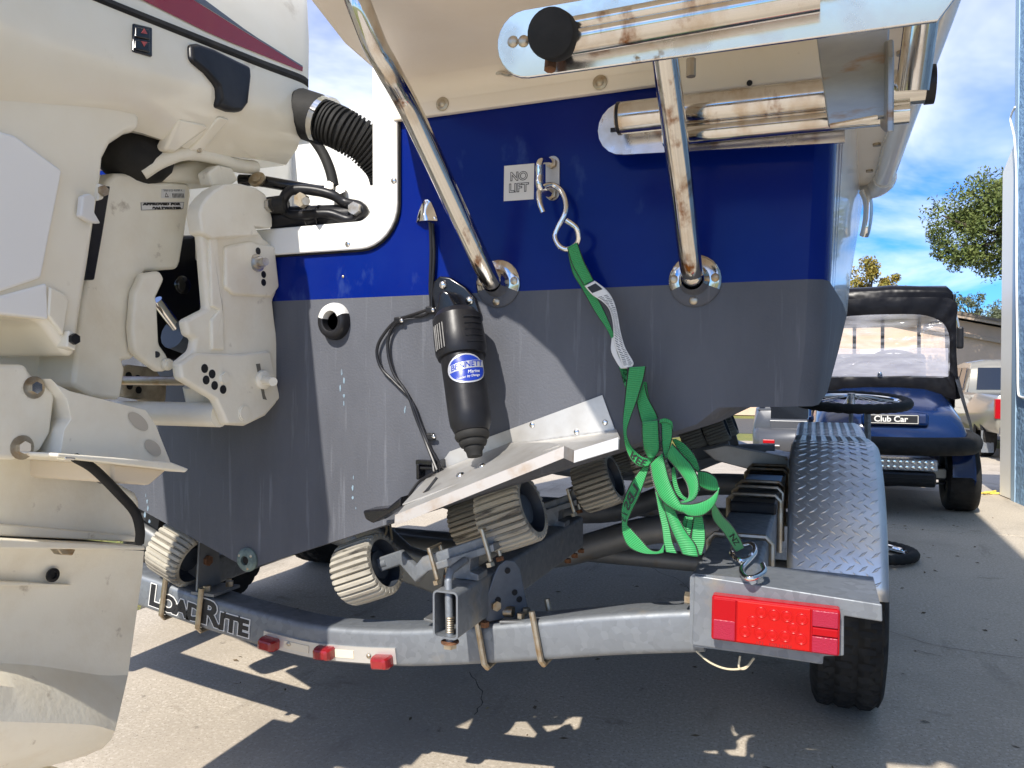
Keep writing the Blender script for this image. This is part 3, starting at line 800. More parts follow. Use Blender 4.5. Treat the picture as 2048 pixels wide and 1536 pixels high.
# stiffener plate lying on the blade: follows blade plane
def onBlade(px, py, lift=.001):
    n = (xs1 - xs0).cross(fr0 - xs0).normalized()
    if n.z < 0: n = -n
    d = ray(px, py); t = (xs0 - CAM).dot(n) / d.dot(n); return CAM + d*t + n*lift, n
pts = [onBlade(x, y)[0] for x, y in ((806, 1012), (863, 950), (1021, 888), (1100, 888), (1120, 893))]
nb = onBlade(900, 960)[1]
G().prism(pts, nb*.002).build('tab_doubler', M_TABSS, tab, smooth=0)
for px, py in ((922, 953), (966, 935)):
    p, n = onBlade(px, py, .002); G().dome(p, n, .0085, .006).build('bolt_head', M_CHROME, tab)
for px, py in ((1210, 845), (1153, 864), (1099, 887), (1064, 850)):
    G().dome(trP(px, py, .003), (0, -1, 0), .0055, .003).build('screw', M_CHROME, tab)
G().box(onBlade(1004, 879, .008)[0], (.022, .008, .010)).build('hinge_knuckle', M_BLK, tab, smooth=0, bevel=.002)
# actuator: bracket, cylinder, bellows, ram
at, ab = onY(913, 632, -.062), onY(950, 913, -.125)
ax = (ab - at).normalized(); L_ = (ab - at).length
pf = [(.020, -.012), (.036, -.006), (.0445, .006), (.0465, L_*.16), (.0465, L_*.27), (.043, L_*.31), (.0385, L_*.315), (.0372, L_*.70), (.036, L_*.78), (.030, L_*.835), (.026, L_*.84)]
act = bpy.data.objects.new('actuator', None)
bpy.data.objects.remove(act)
cylo = G().lathe(pf, at, ax, 36).build('actuator_body', M_BLK, tab, smooth=30)
pf = [(.029, L_*.838), (.031, L_*.86), (.028, L_*.885), (.0235, L_*.888), (.025, L_*.905), (.022, L_*.93), (.017, L_*.933), (.018, L_*.95), (.0145, L_*.965), (.013, L_*1.0)]
G().lathe(pf, at, ax, 28).build('actuator_bellows', M_RUB, tab, smooth=60)
u_, v_, w_ = frame_from(ax)
# ribs on the cap
g = G()
base_ang = atan2((CAM - at).dot(v_), (CAM - at).dot(u_))
for k in range(5):
    h = L_*(.065 + .045*k)
    for a0, a1 in ((-1.1, -.25),):
        ring = [at + w_*(h + .004*i/8) + (u_*cos(base_ang + (a0+(a1-a0)*i/8)) + v_*sin(base_ang + (a0+(a1-a0)*i/8)))*(.0462 + .0006*k*0) for i in range(9)]
        g.tube(ring, .0016, 6)
for k in range(5):
    a = base_ang + .62 + .13*k
    d = u_*cos(a) + v_*sin(a)
    g.tube([at + d*.0462 + w_*L_*.09, at + d*.0472 + w_*L_*.27], .0017, 6)
g.build('cap_rib', M_BLK, cylo, kind='stuff')
# oval sticker wrapped on the body
def on_body(x, y, r=.0390):
    a = base_ang - .18 - x / r * (1 if True else -1)
    h = L_*.435 - y
    return at + w_*h + (u_*cos(a) + v_*sin(a))*r
sgn = 1 if (on_body(.01, 0) - on_body(0, 0)).dot(CR @ V((1, 0, 0))) > 0 else -1
def on_body2(x, y, r=.0390): return on_body(sgn*x, y, r)
def oval(rx, ry, r, name, m, par):
    g = G(); n = 28; vs = [on_body2(0, 0, r)]; fs = []
    for s in (.35, .7, 1.0):
        vs += [on_body2(rx*s*cos(2*pi*i/n), ry*s*sin(2*pi*i/n), r) for i in range(n)]
    for i in range(n):
        j = (i+1) % n
        fs.append((0, 1+i, 1+j))
        for q in (0, 1): fs.append((1+q*n+i, 1+(q+1)*n+i, 1+(q+1)*n+j, 1+q*n+j))
    return g.add(vs, fs).build(name, m, par, smooth=60)
st = oval(.0375, .027, .0389, 'sticker', M_SILVL, cylo)
oval(.0345, .0242, .0393, 'sticker_field', M_BLUEL, st) if False else None
cyl2 = oval(.0345, .0242, .0393, 'sticker_field', M_BLUEL, cylo)
def band(x0, x1, y0, y1, r):
    g = G(); n = 10
    vs = []
    for i in range(n+1):
        x = x0 + (x1-x0)*i/n
        vs += [on_body2(x, y0 + x*.12, r), on_body2(x, y1 + x*.12, r)]
    return g.add(vs, [(2*i, 2*i+2, 2*i+3, 2*i+1) for i in range(n)]).build('sticker_band', M_SILVL, cylo, smooth=0)
band(-.034, .036, -.001, .0125, .0396)
text_on('BENNETT', .0142, lambda x, y: on_body2(x, y + .0058 + x*.12, .0399), 'lettering', M_BLUEL, cylo, bold=.0003, shear=.15, cut=.004)
text_on('Marine', .0085, lambda x, y: on_body2(x + .011, y - .0065 + x*.12, .0397), 'lettering', M_LABEL, cylo, shear=.2, cut=.004)
text_on('Leader by Design', .0062, lambda x, y: on_body2(x, y - .0155 + x*.12, .0397), 'lettering', M_LABEL, cylo, shear=.25, cut=.004)
# bracket on the transom
bpx = [(868, 590), (872, 565), (884, 553), (905, 556), (935, 575), (955, 598), (966, 632), (950, 640), (938, 618), (920, 640), (880, 640)]
br = G().prism([trP(x, y, .0) for x, y in bpx], (0, -.012, 0)).build('actuator_bracket', M_BLKG, tab, smooth=30, bevel=.004, seg=3)
G().prism([trP(x, y, .011) for x, y in ((890, 610), (893, 590), (902, 582), (914, 588), (926, 612), (930, 650), (880, 650))], (0, -.035, 0)).build('bracket_yoke', M_BLKG, br, smooth=30, bevel=.006, seg=3)
for px, py in ((886, 570), (939, 601), (877, 632)): G().dome(trP(px, py, .0125), (0, -1, 0), .0085, .006).build('bolt_head', M_CHROME, br)

# cables
def cable(pxs, r, name='cable', par=boat, m=M_BLK, off=.006):
    pts = [onY(x, y, -o) for x, y, o in pxs]
    return G().tube(catmull(pts, 6), r, 8).build(name, m, par)
cable([(860, 444, .012), (862, 500, .008), (860, 570, .008), (857, 625, .008), (800, 637, .008), (768, 668, .009), (754, 700, .010), (762, 735, .010), (790, 765, .01), (822, 800, .01), (842, 850, .01), (862, 905, .016), (868, 945, .03)], .0032)
cable([(865, 447, .013), (868, 510, .009), (864, 580, .009), (863, 618, .009)], .0032)
cable([(862, 617, .009), (830, 628, .01), (798, 641, .010), (779, 668, .010), (776, 705, .010), (788, 748, .012), (815, 788, .012), (832, 835, .012), (850, 880, .014), (874, 940, .03)], .0032)
cable([(852, 880, .012), (872, 915, .02), (882, 935, .03)], .0026)
for px, py in ((863, 620), (800, 641), (864, 873)):
    G().box(trP(px-3, py, .006), (.016, .012, .014)).build('cable_clip', M_BLK, boat, smooth=0, bevel=.003)
    G().dome(trP(px+3, py, .012), (0, -1, 0), .0045, .003).build('screw', M_CHROME, boat)
# depth transducer bracket and wedge body
g = G()
g.box(trP(866, 936, .012), (.050, .022, .006)); g.box(trP(842, 942, .012), (.006, .03, .030)); g.box(trP(884, 934, .012), (.006, .03, .030)); g.box(trP(852, 925, .012), (.04, .012, .010))
g.build('transducer_bracket', M_BLKG, boat, smooth=0, bevel=.002)
q = [onY(752, 1013, -.03), onY(800, 1008, -.03), onY(828, 985, -.03), onY(828, 1004, -.03), onY(772, 1038, -.03), onY(758, 1030, -.03)]
G().prism(q, (0, -.05, 0)).build('transducer', M_BLKG, boat, smooth=0, bevel=.004)
cable([(868, 945, .04), (840, 962, .04), (822, 985, .05), (810, 1008, .05)], .003)
cable([(874, 955, .13), (850, 985, .14), (830, 1000, .1)], .0026)
# light blue drips and lime runs on the bottom paint: thin films with a ragged outline of their own
def drip(px, py, w, h):
    g = G(); k = pxm(trP(px, py)); n = 10
    pts = [trP(px + w*.5*cos(2*pi*i/n)*random.uniform(.6, 1.2), py + h*.5*sin(2*pi*i/n)*random.uniform(.7, 1.2), .0004) for i in range(n)]
    g.add(pts, [tuple(range(n))]); return g.build('paint_drip', M_STAIN, boat, smooth=0)
rdr = random.Random(5)
for px, py, n_, sp in ((682, 765, 5, 26), (706, 975, 4, 34), (288, 1010, 5, 22), (812, 835, 2, 10)):
    for i in range(n_): drip(px + rdr.uniform(-5, 5) + i*1.5, py - 20 + i*sp*.6, rdr.uniform(2, 5), rdr.uniform(6, 14))
# hull side: grab rail and small cleat
G().tube(catmull([onY(1726, 380, 1.15), onY(1735, 400, 1.15), onY(1736, 430, 1.15), onY(1732, 458, 1.15), onY(1728, 472, 1.16)], 6), .010, 10, sx=1.3).build('grab_rail', M_CHROME, boat)
G().ball((.068, .55, 1.40), .03, sc=(.15, 1.0, 2.2)).build('hawse_plate', M_CHROME, boat)
# ---------------------------------------------------------------- outboard motor
EX = -1.235                       # its centre plane
XC = -1.03                        # starboard side of the cowl
motor = thing('outboard_motor', (EX, -.30, .40), 'tall cream white outboard motor with red and grey stripe hanging on the stern at left', 'outboard motor')
def eprism(pxs, X0, thick, name, m, par=motor, bevel=.006, seg=3, smooth=40):
    pts = [onX(x, y, X0) for x, y in pxs]
    return G().prism(pts, (-thick, 0, 0)).build(name, m, par, smooth=smooth, bevel=bevel, seg=seg)
def rows_skin(rows, name, m, par=motor, n=6, EX=EX):
    """rows: (list of photo points, X plane). starboard skin, mirrored to port and closed"""
    P = []
    for pts, X in rows:
        P.append(catmull([onX(x, y, X if not isinstance(X, list) else X[i]) for i, (x, y) in enumerate(pts)], n))
    k = len(P[0]); rings = [[r[i] for r in P] + [V((2*EX - r[i].x, r[i].y, r[i].z)) for r in P[::-1]] for i in range(k)]
    return G().loft(rings, True, (True, True)).build(name, m, par, smooth=30)
# upper cowl (side leans inward above the black seam)
g_l = [(-330, -235), (-120, -145), (60, -62), (215, 3), (400, 77), (520, 125), (600, 155), (617, 166)]
def up(dy, dxf=0): return [(x, y - dy) for x, y in g_l[:-1]] + [(g_l[-1][0] + dxf, g_l[-1][1] - dy)]
rows_skin([(up(2), XC-.004), (up(85, 1), XC-.016), (up(165, -3), XC-.045), ([(x - (40 if x > 590 else 0), y - 225) for x, y in g_l], XC-.10)], 'upper_cowl', M_ENG)
# black seam strip
rows_skin([([(x, y-7) for x, y in g_l], XC+.001), ([(x, y+1) for x, y in g_l], XC+.004), ([(x, y+9) for x, y in g_l], XC+.001)], 'cowl_seam', M_RUB)
# lower cowl
r0 = [(x, y+8) for x, y in g_l]
r1 = [(-330, -120), (-120, -18), (0, 38), (104, 80), (240, 122), (400, 168), (540, 212), (609, 238)]
r2 = [(-330, -20), (-120, 60), (0, 110), (104, 140), (240, 165), (400, 200), (540, 236), (606, 262)]
r3 = [(-330, 170), (-120, 180), (0, 190), (104, 200), (240, 215), (400, 250), (530, 282), (594, 298)]
r4 = [(-330, 270), (-120, 265), (0, 258), (104, 254), (258, 260), (400, 305), (510, 318), (572, 330)]
r5 = [(-330, 300), (-120, 290), (0, 270), (104, 262), (258, 266), (400, 312), (500, 322), (560, 332)]
rows_skin([(r0, XC), (r1, XC+.014), (r2, XC+.010), (r3, XC-.012), (r4, XC-.050), (r5, XC-.09)], 'lower_cowl', M_ENG)
# decals lying on the cowl
def on_cowl(px, py, lift=.0015):
    # side leans: find X by iterating the row table
    t = 0
    for it in range(6):
        p = onX(px, py, XC - t)
        # height above the seam at that Y, in photo pixels
        ys = None
        for (x0, y0), (x1, y1) in zip(g_l[:-1], g_l[1:]):
            if x0 <= px <= x1: ys = y0 + (y1-y0)*(px-x0)/(x1-x0)
        d = max(0, (ys if ys is not None else 166) - py)
        t = np.interp(d, [2, 85, 165, 225], [.004, .016, .045, .10])
    return onX(px, py, XC - t + lift)
def decal(pxs, name, m, lift):
    g = G(); pts = []
    top, bot = pxs
    n = 14; vs = []
    for i in range(n+1):
        f = i/n
        a = (np.interp(f, [j/(len(top)-1) for j in range(len(top))], [q[0] for q in top]), np.interp(f, [j/(len(top)-1) for j in range(len(top))], [q[1] for q in top]))
        b_ = (np.interp(f, [j/(len(bot)-1) for j in range(len(bot))], [q[0] for q in bot]), np.interp(f, [j/(len(bot)-1) for j in range(len(bot))], [q[1] for q in bot]))
        for s in (0, .25, .5, .75, 1): vs.append(on_cowl(a[0]+(b_[0]-a[0])*s, a[1]+(b_[1]-a[1])*s, lift))
    fs = [(5*i+s, 5*i+s+1, 5*i+s+6, 5*i+s+5) for i in range(n) for s in range(4)]
    return g.add(vs, fs).build(name, m, motor, smooth=60, fix=False)
decal(([(180, -95), (300, -45), (384, -2), (480, 58), (606, 134)], [(120, -62), (210, -25), (285, 0), (430, 72), (605, 143)]), 'red_stripe', M_STRIPE, .0022)
decal(([(230, -110), (340, -50), (408, -2), (500, 66), (606, 132)], [(180, -98), (300, -47), (384, -3), (480, 57), (604, 134)]), 'grey_stripe', M_STRIPG, .0022)
# trim switch on the lower cowl
def on_lower(px, py, lift=0.0):
    rows = [(r0, 0.0), (r1, .014), (r2, .010), (r3, -.012), (r4, -.050)]
    X = XC
    for it in range(3):
        ys = []
        for r, dx in rows:
            ys.append(np.interp(px, [q[0] for q in r], [q[1] for q in r]))
        X = XC + np.interp(py, ys, [dx for _, dx in rows])
    return onX(px, py, X + lift)
def low_prism(pxs, lift, depth, name, m, par=motor, bevel=.003):
    pts = [on_lower(x, y, lift) for x, y in pxs]
    return G().prism(pts, (-depth, 0, 0)).build(name, m, par, smooth=40, bevel=bevel, seg=3)
sw = low_prism([(268, 46), (306, 55), (306, 114), (267, 103)], .004, .02, 'tilt_switch', M_BLKG)
for q, tri in (([(273, 52), (302, 59), (302, 80), (272, 74)], [(289, 57), (295, 68), (283, 66)]), ([(272, 78), (302, 84), (302, 106), (271, 98)], [(289, 93), (295, 84), (283, 82)])):
    bt = low_prism(q, .008, .01, 'switch_button', M_BLKG, sw)
    low_prism(tri, .0088, .002, 'arrow_mark', mat('arrow_red', (.35, .06, .05), .4), sw, bevel=0)
# black grip recess at the front
gp = [(383, 88), (398, 86), (430, 97), (480, 122), (504, 133), (505, 155), (500, 205), (486, 224), (462, 222), (435, 212), (440, 195), (437, 172), (415, 145), (385, 120)]
low_prism([(x*1.0, y) for x, y in gp], .011, .022, 'front_grip', M_BLK, bevel=.008)
# moulded ledges under the grip
low_prism([(440, 232), (462, 238), (405, 306), (380, 300)], .006, .03, 'moulded_rib', M_ENG, bevel=.005)
low_prism([(360, 238), (410, 248), (420, 255), (352, 304), (330, 300)], .004, .03, 'moulded_rib', M_ENG, bevel=.006)
low_prism([(520, 246), (600, 232), (596, 270), (560, 320), (500, 316), (480, 300)], .001, .02, 'moulded_panel', M_ENG, bevel=.006)
p = on_lower(398, 299, .004); G().dome(p, (1, 0, -.2), .006, .004).build('screw', M_ZINC, motor)
# leg cover (exhaust fairing)
lc = [(-420, 150), (-100, 150), (60, 160), (200, 185), (285, 225), (282, 262), (256, 268), (226, 288), (211, 318), (207, 360), (200, 404), (183, 520), (164, 640), (154, 719), (130, 703), (83, 640), (0, 631), (-160, 618), (-420, 600)]
eprism(lc, XC-.018, .36, 'leg_cover', M_ENG, bevel=.022, seg=4)
eprism([(-200, 250), (0, 262), (30, 270), (126, 341), (84, 556), (0, 584), (-200, 610)], XC-.012, .02, 'cover_panel', M_PANEL, bevel=.005)
eprism([(-200, 600), (0, 592), (95, 566), (98, 640), (83, 637), (0, 628), (-200, 616)], XC-.013, .02, 'cover_foot', M_PANEL, bevel=.004)
eprism([(100, 572), (126, 585), (140, 600), (128, 672), (96, 632)], XC-.012, .02, 'cover_pocket', M_ENG, bevel=.004)
eprism([(138, 660), (156, 668), (152, 702), (134, 694)], XC-.006, .03, 'cover_tab', M_ENG, bevel=.003)
for px, py in ((146, 678), (204, 382)):
    p = onX(px, py, XC-.004); G().hexa(p, (1, 0, 0), .0085, .006).build('bolt_head', M_BLK if py > 500 else M_ZINC, motor, smooth=0)
# small white hook on the edge and bracket at its top
eprism([(198, 366), (213, 372), (208, 398), (196, 402)], XC-.010, .03, 'cover_lug', M_ENG, bevel=.003)
eprism([(166, 392), (180, 386), (192, 395), (190, 425), (203, 447), (185, 445), (162, 432)], XC-.002, .012, 'edge_hook', M_LABEL, bevel=.003)
# black dome of the powerhead seal under the arch
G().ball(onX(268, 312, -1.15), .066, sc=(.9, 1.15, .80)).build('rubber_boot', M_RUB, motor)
eprism([(188, 372), (222, 372), (206, 470), (190, 560), (170, 560)], -1.10, .05, 'dark_gap', M_BLK, bevel=.003)  # black strip filling in the shade of the gap
# --- swivel bracket
SX = -1.13
sw_px = [(232, 346), (268, 346), (288, 360), (379, 367), (384, 388), (362, 524), (357, 538), (292, 543), (271, 583), (266, 640), (271, 717), (246, 721), (252, 738), (242, 800), (183, 793), (146, 771), (165, 600), (203, 383), (215, 360)]
eprism(sw_px, SX, .15, 'swivel_bracket', M_ENGM, bevel=.022, seg=4)
# upper arm with the curved rib
ap = catmull([onX(283, 345, -1.12), onX(320, 322, -1.10), onX(370, 306, -1.09), onX(420, 312, -1.09), onX(470, 330, -1.09), onX(510, 335, -1.09)], 6)
G().tube(ap, .014, 10).build('steering_arm_rib', M_ENGM, motor)
eprism([(335, 332), (400, 318), (450, 330), (470, 352), (455, 372), (330, 362)], -1.12, .12, 'swivel_head', M_ENGM, bevel=.012)
G().prism([onX(437, 330, -1.075) , onX(465, 336, -1.075), onX(478, 360, -1.075), onX(460, 372, -1.075), onX(425, 372, -1.075), onX(417, 345, -1.075)], (-.03, 0, 0)).build('grease_cap', M_ENGM, motor, smooth=0, bevel=.004)
# sticker APPROVED FOR SALTWATER and the small serial label
def on_plane_text(px, py, X, rot):
    c = onX(px, py, X); h_ = onX(px+30, py, X) - onX(px-30, py, X); rot = atan2(h_.z, h_.y)
    yv = V((0, cos(rot), sin(rot))); zv = V((0, -sin(rot), cos(rot)))
    return lambda x, y: c + yv*x + zv*y
XL = SX + .0004
def flat_label(pxs, X, name, m, par):
    pts = [onX(x, y, X) for x, y in pxs]
    return G().prism(pts, (.0006, 0, 0)).build(name, m, par, smooth=0)
lb = flat_label([(281, 405), (368, 404), (366, 418), (282, 421)], XL, 'sticker', mat('sticker_grey', (.33, .32, .30), .4), motor)
lb2 = flat_label([(283, 406.5), (366.5, 405.5), (364.5, 416.5), (284, 419.5)], XL+.0005, 'sticker_field', M_LABEL, motor)
w_ = (onX(366, 412, XL) - onX(284, 412, XL)).length
for s, dpx, dpy in (('APPROVED FOR', 324, 408.3), ('SALTWATER', 334, 416.3)):
    f_ = on_plane_text(dpx, dpy, XL+.0016, radians(1)); text_on(s, w_*.054, (lambda x, y, f_=f_: f_(x*2.15, y)), 'lettering', M_INK, motor, bold=.0006, space=1.1, shear=.15)
lb3 = flat_label([(323, 378), (370, 379), (369, 397), (322, 396)], XL, 'sticker', M_LABEL, motor)
text_on('5000 0123 456789 A', w_*.055, on_plane_text(346, 381, XL+.001, 0), 'lettering', M_INK, motor)
g = G(); f_ = on_plane_text(357, 391, XL+.001, 0)
for i in range(9):
    x = (i-4.5)*w_*.034; g.add([f_(x, -w_*.04), f_(x+w_*.018, -w_*.04), f_(x+w_*.018, w_*.04), f_(x, w_*.04)], [(0, 1, 2, 3)])
g.build('barcode', M_INK, motor, smooth=0, fix=False, kind='stuff')
f_ = on_plane_text(333, 390, XL+.001, 0); tri = [(-.05, -.04), (.05, -.04), (0, .05)]
g = G(); vs = [f_(x*w_, y*w_) for x, y in tri] + [f_(x*w_*.6, (y*.6-.002)*w_) for x, y in tri]
g.add(vs, [(0, 1, 4, 3), (1, 2, 5, 4), (2, 0, 3, 5)]).build('warning_mark', M_INK, motor, smooth=0, fix=False)
# --- dark interior: tilt cylinder and back plate between the clamp arms
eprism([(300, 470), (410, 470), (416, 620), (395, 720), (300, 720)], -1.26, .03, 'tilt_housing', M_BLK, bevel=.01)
G().tube([onX(313, 600, -1.20), onX(378, 690, -1.20)], .011, 14).build('tilt_rod', M_CHROME, motor)
G().tube([onX(345, 668, -1.20), onX(385, 684, -1.20)], .030, 14).build('tilt_cylinder', mat('tilt_grey', (.10, .12, .15), .4), motor)
G().ball(onX(365, 570, -1.22), .02, sc=(.6, 1, 1)).build('tilt_knob', M_BLKG, motor)
# swivel arm (inner)
arm = eprism([(288, 547), (321, 541), (331, 558), (313, 597), (316, 605), (320, 688), (334, 708), (343, 728), (334, 743), (320, 743), (283, 717), (270, 702), (265, 655), (271, 585)], SX+.022, .02, 'swivel_arm', M_ENGM, bevel=.007)
p = onX(332, 729, SX+.024); G().lathe([(.011, 0), (.011, .006), (.008, .007), (.008, .012), (.001, .013)], p, (1, 0, 0), 16).build('arm_bolt', M_ENGM, motor)
G().cyl(onX(313, 709, SX+.0225), onX(313, 709, SX+.0235), .006, 12).build('arm_hole', M_BLK, motor)
# port clamp bracket seen through
pc = eprism([(246, 733), (258, 729), (310, 735), (335, 770), (333, 802), (316, 815), (290, 800), (248, 792)], -1.30, .03, 'clamp_bracket', mat('clamp_dull_tan', (.40, .35, .27), .6, col2=(.2,.17,.12), scale=20, lo=.45, hi=.7, bump=.1), bevel=.005)  # darker, mottled tan than the starboard clamp
for px, py in ((257, 751), (259, 772), (277, 780), (275, 757)):
    p = onX(px, py, -1.2995); G().cyl(p, p + V((.0012, 0, 0)), .0075, 14).build('hole', M_BLK, motor)
# --- starboard clamp bracket
CX = -1.055
cp_low = [(388, 700), (392, 678), (377, 671), (371, 640), (416, 617), (404, 475), (400, 462), (520, 462), (527, 475), (551, 492), (560, 574), (547, 602), (551, 640), (559, 700), (566, 796), (553, 809), (533, 832), (492, 852), (454, 850), (433, 800), (362, 758), (358, 725)]
clamp = eprism(cp_low, CX, .022, 'clamp_bracket', M_ENGM, bevel=.008, seg=3)
eprism([(400, 428), (405, 408), (416, 393), (430, 380), (450, 368), (483, 367), (515, 376), (533, 388), (546, 437), (546, 456), (512, 454), (521, 471), (425, 478), (406, 466)], CX+.012, .035, 'clamp_head', M_ENGM, clamp, bevel=.022, seg=4)
eprism([(452, 492), (505, 481), (521, 488), (551, 492), (560, 574), (546, 594), (470, 590), (452, 575)], CX+.008, .02, 'clamp_pad', M_ENGM, clamp, bevel=.006)
eprism([(392, 706), (480, 708), (542, 702), (562, 796), (533, 829), (494, 850), (456, 848), (434, 800), (364, 757), (361, 728)], CX+.007, .02, 'clamp_foot', M_ENGM, clamp, bevel=.006)
eprism([(420, 470), (436, 476), (448, 620), (450, 700), (425, 700), (424, 640), (440, 620), (424, 612)], CX+.006, .02, 'clamp_edge', M_ENGM, clamp, bevel=.004)
def hole(px, py, r, X, par): 
    p = onX(px, py, X); G().cyl(p, p + V((.0008, 0, 0)), r, 14).build('hole', M_BLK, par)
for px, py in ((516, 502), (527, 549), (527, 565)): hole(px, py, .0072, CX+.0081, clamp)
for px, py in ((409, 737), (424, 748), (412, 760), (429, 771), (446, 779)): hole(px, py, .0085, CX+.0071, clamp)
p = onX(513, 526, CX+.008); G().lathe([(.018, 0), (.018, .003), (.016, .004)], p, (1, -.25, 0), 18).build('washer', M_NUT, clamp)
G().hexa(p + V((.004, -.001, 0)), (1, -.25, 0), .0135, .010).build('nut', M_NUT, clamp, smooth=0)
G().cyl(p, p + V((.030, -.009, 0)), .008, 12).build('stud', M_NUT, clamp)
p = onX(524, 759, CX+.007); 
eprism([(512, 728), (520, 727), (530, 790), (534, 800), (526, 798)], CX+.0075, .004, 'clamp_slot', M_ROLLW, clamp, bevel=0)
G().lathe([(.020, 0), (.019, .008), (.013, .012)], p, (1, -.3, -.1), 16).build('washer', M_ENGM, clamp)
G().cyl(p, p + V((.052, -.030, -.004)), .0088, 12).build('stud', M_ENGM, clamp)
p = onX(446, 757, CX+.007); G().hexa(p, (1, 0, 0), .011, .006).build('nut', M_ENGM, clamp, smooth=0)
p = onX(488, 826, CX+.007); G().lathe([(.0165, 0), (.0165, .0012), (.0135, .0013), (.0135, .003), (.001, .0032)], p, (1, 0, 0), 22).build('pivot_cap', M_ENGM, clamp)
G().tube([onX(468, 515, CX+.0005), onX(468, 572, CX+.0005)], .0001, 4).build('x', M_INK, clamp) if False else None
flat_label([(459, 513), (466, 513), (470, 574), (463, 574)], CX+.0003, 'label_strip', mat('strip_grey', (.35, .35, .34), .5), clamp)
# cross tubes between the clamps
G().tube([V((-1.36, onX(440, 830, CX-.02).y, onX(440, 830, CX-.02).z)), onX(440, 830, CX-.02)], .024, 18).build('thrust_tube', M_ENGM, motor)
G().tube([V((-1.36, onX(370, 762, CX-.03).y, onX(370, 762, CX-.03).z)), onX(372, 762, CX-.03)], .0085, 10).build('thrust_rod', M_ZINC, motor)
G().tube([onX(395, 770, -1.15), onX(404, 815, -1.15)], .028, 16).build('trim_ram', M_ENGM, motor)
# --- driveshaft housing, mounts, anti-splash plate, gearcase
DX = -1.215; EX2 = -1.30
eprism([(-300, 600), (90, 612), (127, 700), (120, 790), (112, 860), (80, 915), (100, 935), (190, 945), (238, 965), (275, 985), (283, 1000), (281, 1080), (-300, 1070)], DX, .17, 'driveshaft_housing', M_ENGM, bevel=.03, seg=4)
mount = eprism([(-260, 720), (0, 729), (54, 729), (62, 748), (86, 762), (113, 788), (103, 866), (82, 903), (30, 920), (-260, 905)], XC-.035, .07, 'mount_cover', M_ENGM, bevel=.008)
for px, py, r in ((68, 775, .0145), (44, 895, .0155)):
    p = onX(px, py, XC-.0345)
    G().lathe([(r*1.15, 0), (r*1.15, .001), (r*.9, .0012)], p, (1, 0, 0), 20).build('bolt_recess', M_ZINC, mount)
    G().hexa(p + V((.001, 0, 0)), (1, 0, 0), r*.62, .006).build('bolt_head', M_CHROME, mount, smooth=0)
eprism([(112, 790), (142, 800), (130, 850), (122, 908), (82, 900)], DX+.03, .10, 'mount_rubber', M_BLK, bevel=.004)
eprism([(118, 800), (136, 798), (124, 886), (104, 886)], DX+.055, .03, 'mount_post', M_ENGM, bevel=.006)
# anti-splash plate: a wedge with two scooped dimples
sp0 = [onX(103, 758, -1.06), onX(120, 778, -1.06), onX(137, 792, -1.06), onX(128, 905, -1.01)]
a0, a1, a2, a3 = onX(102, 758, -1.09), onX(137, 790, -1.05), onX(118, 908, -1.0), onX(340, 926, -1.0)
b0, b1, b2, b3 = onX(142, 772, -1.22), onX(290, 818, -1.10), onX(378, 940, -1.02), onX(312, 850, -1.06)
sp = eprism([(102, 757), (116, 770), (140, 782), (292, 820), (312, 850), (342, 926), (120, 910), (128, 860), (142, 838), (134, 800)], -1.045, .33, 'splash_plate', M_ENGM, bevel=.006)
eprism([(114, 906), (342, 924), (379, 938), (372, 945), (338, 940), (116, 915)], -1.0, .40, 'splash_edge', M_ENGM, sp, bevel=.003)
eprism([(224, 925), (338, 938), (300, 971), (226, 966)], -1.03, .32, 'splash_keel', mat('casting_tan', (.72, .62, .48), .5), sp, bevel=.006)
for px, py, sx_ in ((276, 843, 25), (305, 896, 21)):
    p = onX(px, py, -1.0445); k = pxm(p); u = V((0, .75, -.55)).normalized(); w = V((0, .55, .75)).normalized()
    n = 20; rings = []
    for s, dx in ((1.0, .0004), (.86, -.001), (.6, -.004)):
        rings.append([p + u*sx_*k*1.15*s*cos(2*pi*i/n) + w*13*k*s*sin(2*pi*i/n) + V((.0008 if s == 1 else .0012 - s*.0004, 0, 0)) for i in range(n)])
    G().loft(rings, True, (False, True)).build('dimple', mat('casting_dark_tan', (.52, .47, .39), .6), sp, smooth=60)  # dimples drawn in a darker tan than the plate
eprism([(130, 912), (152, 914), (152, 921), (130, 920)], -1.0, .02, 'plate_bolt', M_CHROME, sp, bevel=.002)
G().tube(catmull([onX(150, 915, -1.03), onX(190, 940, -1.03), onX(240, 990, -1.03), onX(270, 1025, -1.03), onX(280, 1060, -1.03), onX(279, 1085, -1.04)], 6), .0075, 10).build('speed_tube', M_RUB, motor)
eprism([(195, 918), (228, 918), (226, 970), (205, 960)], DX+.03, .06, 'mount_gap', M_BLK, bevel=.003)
# cavitation plate
cv = [(-300, 1065), (0, 1078), (290, 1092), (292, 1100), (0, 1097), (-300, 1090)]
eprism(cv, -1.15, .30, 'cavitation_plate', M_ENGM, bevel=.003)
eprism([(-300, 1052), (0, 1048), (275, 1072), (276, 1084), (0, 1072), (-300, 1070)], DX+.012, .19, 'housing_foot', M_ENGM, bevel=.004)
eprism([(112, 1095), (152, 1099), (146, 1111), (124, 1110)], -1.175, .02, 'anode_bolt', M_ZINC, bevel=.002)
